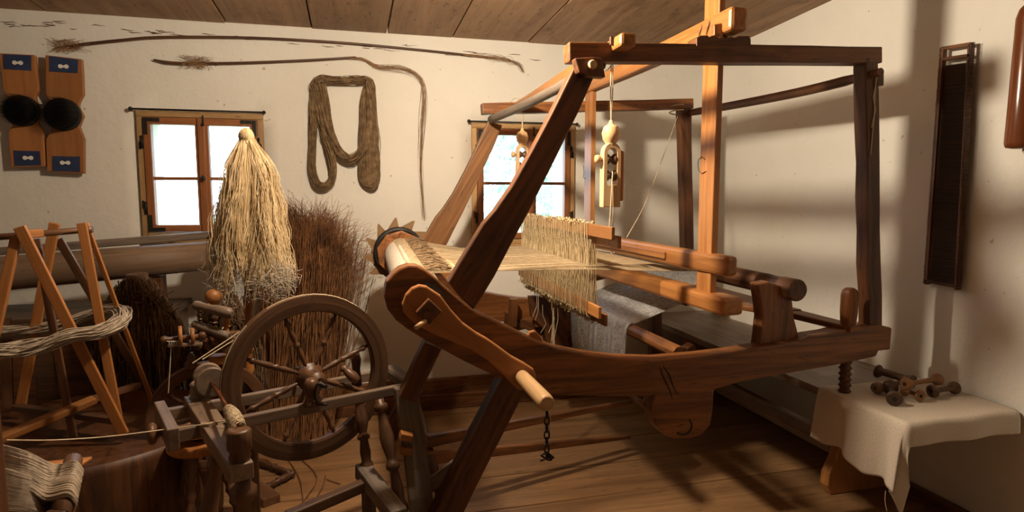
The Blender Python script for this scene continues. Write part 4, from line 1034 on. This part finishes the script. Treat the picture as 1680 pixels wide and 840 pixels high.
strands('yarn_line', [st[0] + crom([W(268, 705, Y=1.72), W(330, 697, Z=.6), W(372, 690, Z=.615)], 6)], .0016, 'cord', wt, False)
db = [[W(332, 590, Y=1.86), W(400, 548, Y=1.92), W(462, 508, Y=1.98)], [W(316, 596, Y=1.86), W(400, 540, Y=1.92), W(455, 503, Y=1.98)]]
rim_arc = [ctr + (u67 * math.cos(a) + V((0, 0, 1)) * math.sin(a)) * (RO + .001) for a in [math.radians(d) for d in range(118, -230, -8)]]
strands('drive_band', [db[0], db[1], rim_arc], .0018, 'cord', wt, False)

# ================================================================= SMALL SPINNING WHEEL WITH DISTAFF
sp = thing('small_spinning_wheel', 'smaller upright spinning wheel with ball finial behind the large one', 'spinning wheel', (-.45, 2.3, 0))
Ys = 2.22
def Wp(x, y, Y=Ys): return W(x, y, Y=Y)
B().ball(Wp(350, 487), .027, 18).lathe(Wp(350, 500), Wp(350, 508), [(0, .010), (.4, .022), (.6, .022), (1, .012)], 14).out('ball_finial', 'swift', sp)
B().lathe(Wp(318, 500, 2.2), Wp(382, 515, 2.14), [(0, .010), (.03, .014), (.1, .016), (.3, .013), (.35, .016), (.4, .013), (.6, .018), (.9, .019), (.94, .014), (1, .010)], 16).out('cross_head', 'benchwood', sp)
turned(B(), Wp(352, 508), Wp(350, 545), .014).out('head_post', 'turned', sp); turned(B(), Wp(328, 508), Wp(328, 535), .010).out('head_post', 'turned', sp); turned(B(), Wp(372, 515, 2.16), Wp(371, 550, 2.16), .012).out('head_post', 'swift', sp)
B().lathe(Wp(316, 531, 2.2), Wp(376, 552, 2.14), [(0, .008), (.05, .014), (.3, .013), (.4, .018), (.5, .014), (.8, .016), (1, .010)], 16).out('lower_head', 'greywood', sp)
B().lathe(Wp(262, 558, 2.14), Wp(400, 545, 2.2), [(0, .004), (.02, .010), (.06, .012), (.1, .007), (.25, .008), (.5, .010), (1, .008)], 12).out('flyer_shaft', 'turned', sp)
for x, r in ((296, .034), (316, .028)):
    c = Wp(x, 552, 2.15); dd_ = (Wp(400, 545, 2.2) - Wp(262, 558, 2.14)).normalized()
    B().lathe(c - dd_ * .006, c + dd_ * .006, [(0, r * .92), (.2, r), (.8, r), (1, r * .92)], 24).out('bobbin_disc', 'swift', sp)
B().bar(Wp(275, 567, 2.13), Wp(332, 564, 2.14), .014, .010).out('flyer_arm', 'benchwood', sp, bev=.002)
pins = [[Wp(x, 567, 2.13), Wp(x - 1, 560, 2.125), Wp(x - 4, 560, 2.12)] for x in range(278, 300, 4)]
strands('flyer_hooks', pins, .0014, 'tow', sp, False)
for i, (a, c, r) in enumerate((((318, 570), (348, 552), .016), ((345, 560), (375, 548), .018), ((370, 555), (404, 556), .013), ((380, 570), (402, 566), .013), ((330, 545), (345, 575), .012))):
    B().lathe(Wp(*a, 2.16), Wp(*c, 2.18), [(0, r * .5), (.1, r), (.3, r), (.35, r * .7), (.5, r * .7), (.6, r * 1.1), (.8, r), (.9, r * .7), (1, r * .5)], 14).out('turned_arm', 'turned', sp)
B().bar(Wp(345, 590, 2.2), Wp(372, 588, 2.2), .05, .03).out('table_block', 'swift', sp, bev=.004)
turned(B(), Wp(372, 552, 2.24), Wp(373, 660, 2.24), .018).out('upright', 'turned', sp)
B().lathe(Wp(313, 603, 2.2), Wp(314, 578, 2.2), [(0, .016), (.3, .02), (.5, .012), (.7, .014), (1, .004)], 12).out('small_finial', 'turned', sp)
B().ring(Wp(344, 682, 2.24), (.25, -.97, 0), .19, .155, .03, 56, .004).out('wheel_rim', 'turned', sp)
cw = Wp(344, 682, 2.24)
B().lathe(cw + V((0, -.03, 0)), cw + V((0, .03, 0)), [(0, .02), (.5, .028), (1, .02)], 16).out('wheel_hub', 'turned', sp)
for k in range(6):
    a = k * PI / 3 + .4; d = V((.97, .25, 0)) * math.cos(a) + V((0, 0, 1)) * math.sin(a)
    turned(B(), cw + d * .022, cw + d * .158, .008, SPK, 10).out('spoke', 'turned', sp)
for ln_ in ([Wp(281, 568, 2.13), Wp(276, 645, 2.13)], [Wp(398, 486, 2.3), Wp(352, 560, 2.18)]): strands('flyer_thread', [ln_], .0016, 'cord', sp, False)
tb = W(325, 725, Y=2.1)
B().lathe(tb + V((0, 0, -.02)), tb + V((0, 0, .008)), [(0, .085), (.3, .092), (.8, .092), (1, .086)], 30).out('round_base', 'swift', sp)
B().lathe(tb + V((0, 0, .03)), tb + V((0, 0, .05)), [(0, .06), (.3, .066), (1, .06)], 26).out('round_plate', 'swift', sp)
B().tube([tb + V((0, 0, .008)), tb + V((0, 0, .16))], .02, 12).out('base_post', 'turned', sp)
for a in (.4, 2.5, 4.6):
    f0 = tb + V((math.cos(a) * .05, math.sin(a) * .05, -.02)); f1 = V((tb.x + math.cos(a) * .14, tb.y + math.sin(a) * .14, 0))
    pf = [(0, .012)]
    for i in range(8): pf += [(.06 + i * .11, .010), (.10 + i * .11, .016), (.14 + i * .11, .010)]
    B().lathe(f0, f1, pf + [(1, .010)], 14).out('leg', 'turned', sp)
B().tube([W(322, 640, Y=2.1), tb + V((-.0, 0, .1))], .016, 10).out('base_post', 'turned', sp)

# distaff with flax
ds = thing('flax_distaff', 'tall turned distaff dressed with a hanging hank of golden flax', 'distaff', (-.40, 2.3, .5))
dx0 = W(404, 215, Y=2.3); db_ = W(409, 575, Y=2.3); dbot = W(409, 620, Y=2.3)
pf = [(0, .014), (.04, .018), (.08, .012)]
for k in (.12, .15, .18, .21, .24): pf += [(k, .012), (k + .01, .019), (k + .02, .012)]
pf += [(.34, .018), (.36, .020), (.37, .014), (.5, .014), (1, .008)]
B().lathe(dbot, dx0 - V((0, 0, .06)), pf, 16).out('distaff_pole', 'swift', ds)
B().lathe(V((dbot.x, dbot.y, 0)), dbot, [(0, .02), (.8, .02), (.9, .026), (1, .02)], 14).out('distaff_foot', 'turned', ds)
cxf = 404
HW = [(228, 8), (236, 10), (244, 16), (271, 27), (307, 34), (343, 40), (379, 45), (414, 48), (450, 52), (480, 50)]
def hw(y):
    for (a, wa), (b_, wb_) in zip(HW, HW[1:]):
        if y <= b_: return wa + (wb_ - wa) * (y - a) / (b_ - a)
    return HW[-1][1]
spx = 2.32 / FPX
def cxy(y): return 405 + 5 * min(1, (y - 228) / 60)
NS = 26
pts = [W(cxy(y), y, Y=2.3) for y in range(228, 452, 14)]
B().tube(pts, [hw(y) * spx * .70 for y in range(228, 452, 14)], 20, sq=.8).out('flax_core', 'flax', ds)
lines, ends_ = [], []
locks = [(U(0, 2 * PI), U(0, 9)) for _ in range(46)]
for i in range(4200):
    th0, ph = random.choice(locks); th = th0 + random.gauss(0, .09); q_ = U(.76, 1.04); yend = 446 + 10 * math.sin(th0 * 3) + random.gauss(0, 16) - 34 * (abs(math.cos(th0)) < .28) ; l = []
    if R() < .05: q_ = U(1.04, 1.3)
    for k in range(15):
        y = 226 + (yend - 226) * k / 14; c = W(cxy(y), y, Y=2.3); f = k / 14
        rr = hw(min(y, 478)) * spx * q_ * (1 + (.10 * math.sin(th0 * 7 + f * 6 + ph) + .05 * math.sin(f * 22 + ph * 5)) * min(1, f * 3))
        a = th + .30 * math.sin(f * 3.0 + ph) * f + .03 * math.sin(f * 31 + ph * 3)
        l.append(c + V((math.cos(a) * rr + U(-.0012, .0012), math.sin(a) * rr * .8, U(-.002, .002))))
    lines.append(l)
    if i % 2 == 0 and abs(math.cos(th0)) > .42:
        e_ = l[-1 if i % 4 else -2]; ends_.append([e_, e_ + V((U(-.02, .02), U(-.015, .015), -.02)), e_ + V((U(-.035, .035), U(-.02, .02), -U(.015, .035))), e_ + V((U(-.04, .04), U(-.02, .02), -U(.02, .055)))])
strands('flax_fibres', lines, .0009, 'flax', ds)
strands('flax_ends', ends_, .0006, 'tow', ds)
kt = []
for i in range(260):
    c = W(404, 224, Y=2.3); a = U(0, 2 * PI); l = []
    for k in range(9):
        f = k / 8 * PI; r = .0245; l.append(c + V((math.cos(a) * r * math.sin(f), math.sin(a) * r * math.sin(f), math.cos(f) * .030)))
    kt.append([p + V((U(-.001, .001), 0, 0)) for p in l])
for i in range(40):
    c = W(404, 236 + U(-3, 4), Y=2.3); kt.append([c + V((math.cos(a) * .0225, math.sin(a) * .0225, .004 * math.sin(a + i))) for a in [k * PI / 5 for k in range(11)]])
strands('flax_knot', kt, .0012, 'flax', ds)
B().ball(W(404, 224, Y=2.3), .023, 14).out('knot_core', 'flax', ds)

# ================================================================= FOREGROUND REEL at the lower left
fr = thing('peg_reel', 'dark upright post with a peg frame holding yarn at the lower left edge', 'yarn reel', (-.55, 1.0, 0))
pq = W(3, 660, Y=.95)
B().bar((pq.x - .024, .95, 0), (pq.x - .026, .95, 1.04), .03, .035, up=(1, 0, 0)).out('post', 'oak', fr, bev=.004)
a0, a1 = W(118, 700, Y=1.16), W(100, 850, Y=1.10)
a0 = W(120, 755, Y=1.18); a1 = W(98, 850, Y=1.02)
B().tube([a0, a1], .014, 14).out('peg', 'turned', fr)
B().bar(W(60, 768, Y=1.3), W(138, 760, Y=1.28), .05, .006, up=(0, 0, 1)).out('slat', 'swift', fr, bev=.002)
B().bar(a1, (pq.x, .95, a1.z - .01), .03, .03).out('arm', 'oak', fr, bev=.003)
B().bar(W(60, 775, Y=1.3), (pq.x, .97, W(60, 775, Y=1.3).z), .025, .025).out('arm', 'oak', fr, bev=.003)
L = []
for i in range(230):
    f = R(); up_ = i % 2; pe = a0.lerp(a1, .22 + .60 * f); w1_, w2_ = U(-3, 3), U(-3, 3)
    s_ = W(-40, 738 + 78 * f + w1_, Y=.95); m_ = W(40, 762 + 56 * f + w2_, Y=1.02)
    top_ = V((0, 0, .014 if up_ else -.014)); d1 = V((0, U(-.0015, .0015), U(-.001, .003)))
    L.append(crom([s_ + top_, m_ + top_ * 1.2 + V((0, 0, U(-.002, .002))), pe + V((-.022, 0, .014 if up_ else -.016)) + d1, pe + V((.008, 0, .016 if up_ else -.018)) + d1, pe + V((.0185, 0, 0)) + d1], 18))
ys_ = strands('hemp_skein', L, lambda f: .0017, 'wool', None, False)
tag(ys_, 'coarse beige-brown yarn skein looped over the peg at the bottom left corner', 'yarn')

# ================================================================= SMALL THINGS ON THE FLOOR
tr_ = thing('turned_treadle', 'small turned wooden treadle lying on the floor below the big wheel', 'treadle', W(440, 790, Z=0))
turned(B(), W(414, 752, Z=.025), W(478, 778, Z=.02), .017).out('rod', 'turned', tr_)
turned(B(), W(482, 776, Z=.02), W(436, 800, Z=.02), .016).out('rod', 'turned', tr_)
B().bar(W(418, 800, Z=.018), W(446, 822, Z=.018), .07, .034).out('block', 'turned', tr_, bev=.004)
tw = [crom([W(493, 752, Z=.004), W(520, 780, Z=.01), W(505, 812, Z=.008), W(480, 842, Z=.004)], 8), crom([W(534, 780, Z=.012), W(528, 800, Z=.008), W(508, 836, Z=.004)], 6), [W(536, 786, Z=.006), W(558, 794, Z=.004)], crom([W(470, 750, Z=.004), W(490, 780, Z=.012), W(497, 815, Z=.01), W(496, 842, Z=.004)], 8)]
tag(strands('fallen_twigs', tw, .0022, 'twig', None, False), 'few thin bent twigs lying on the floor boards below the big wheel', 'twigs')
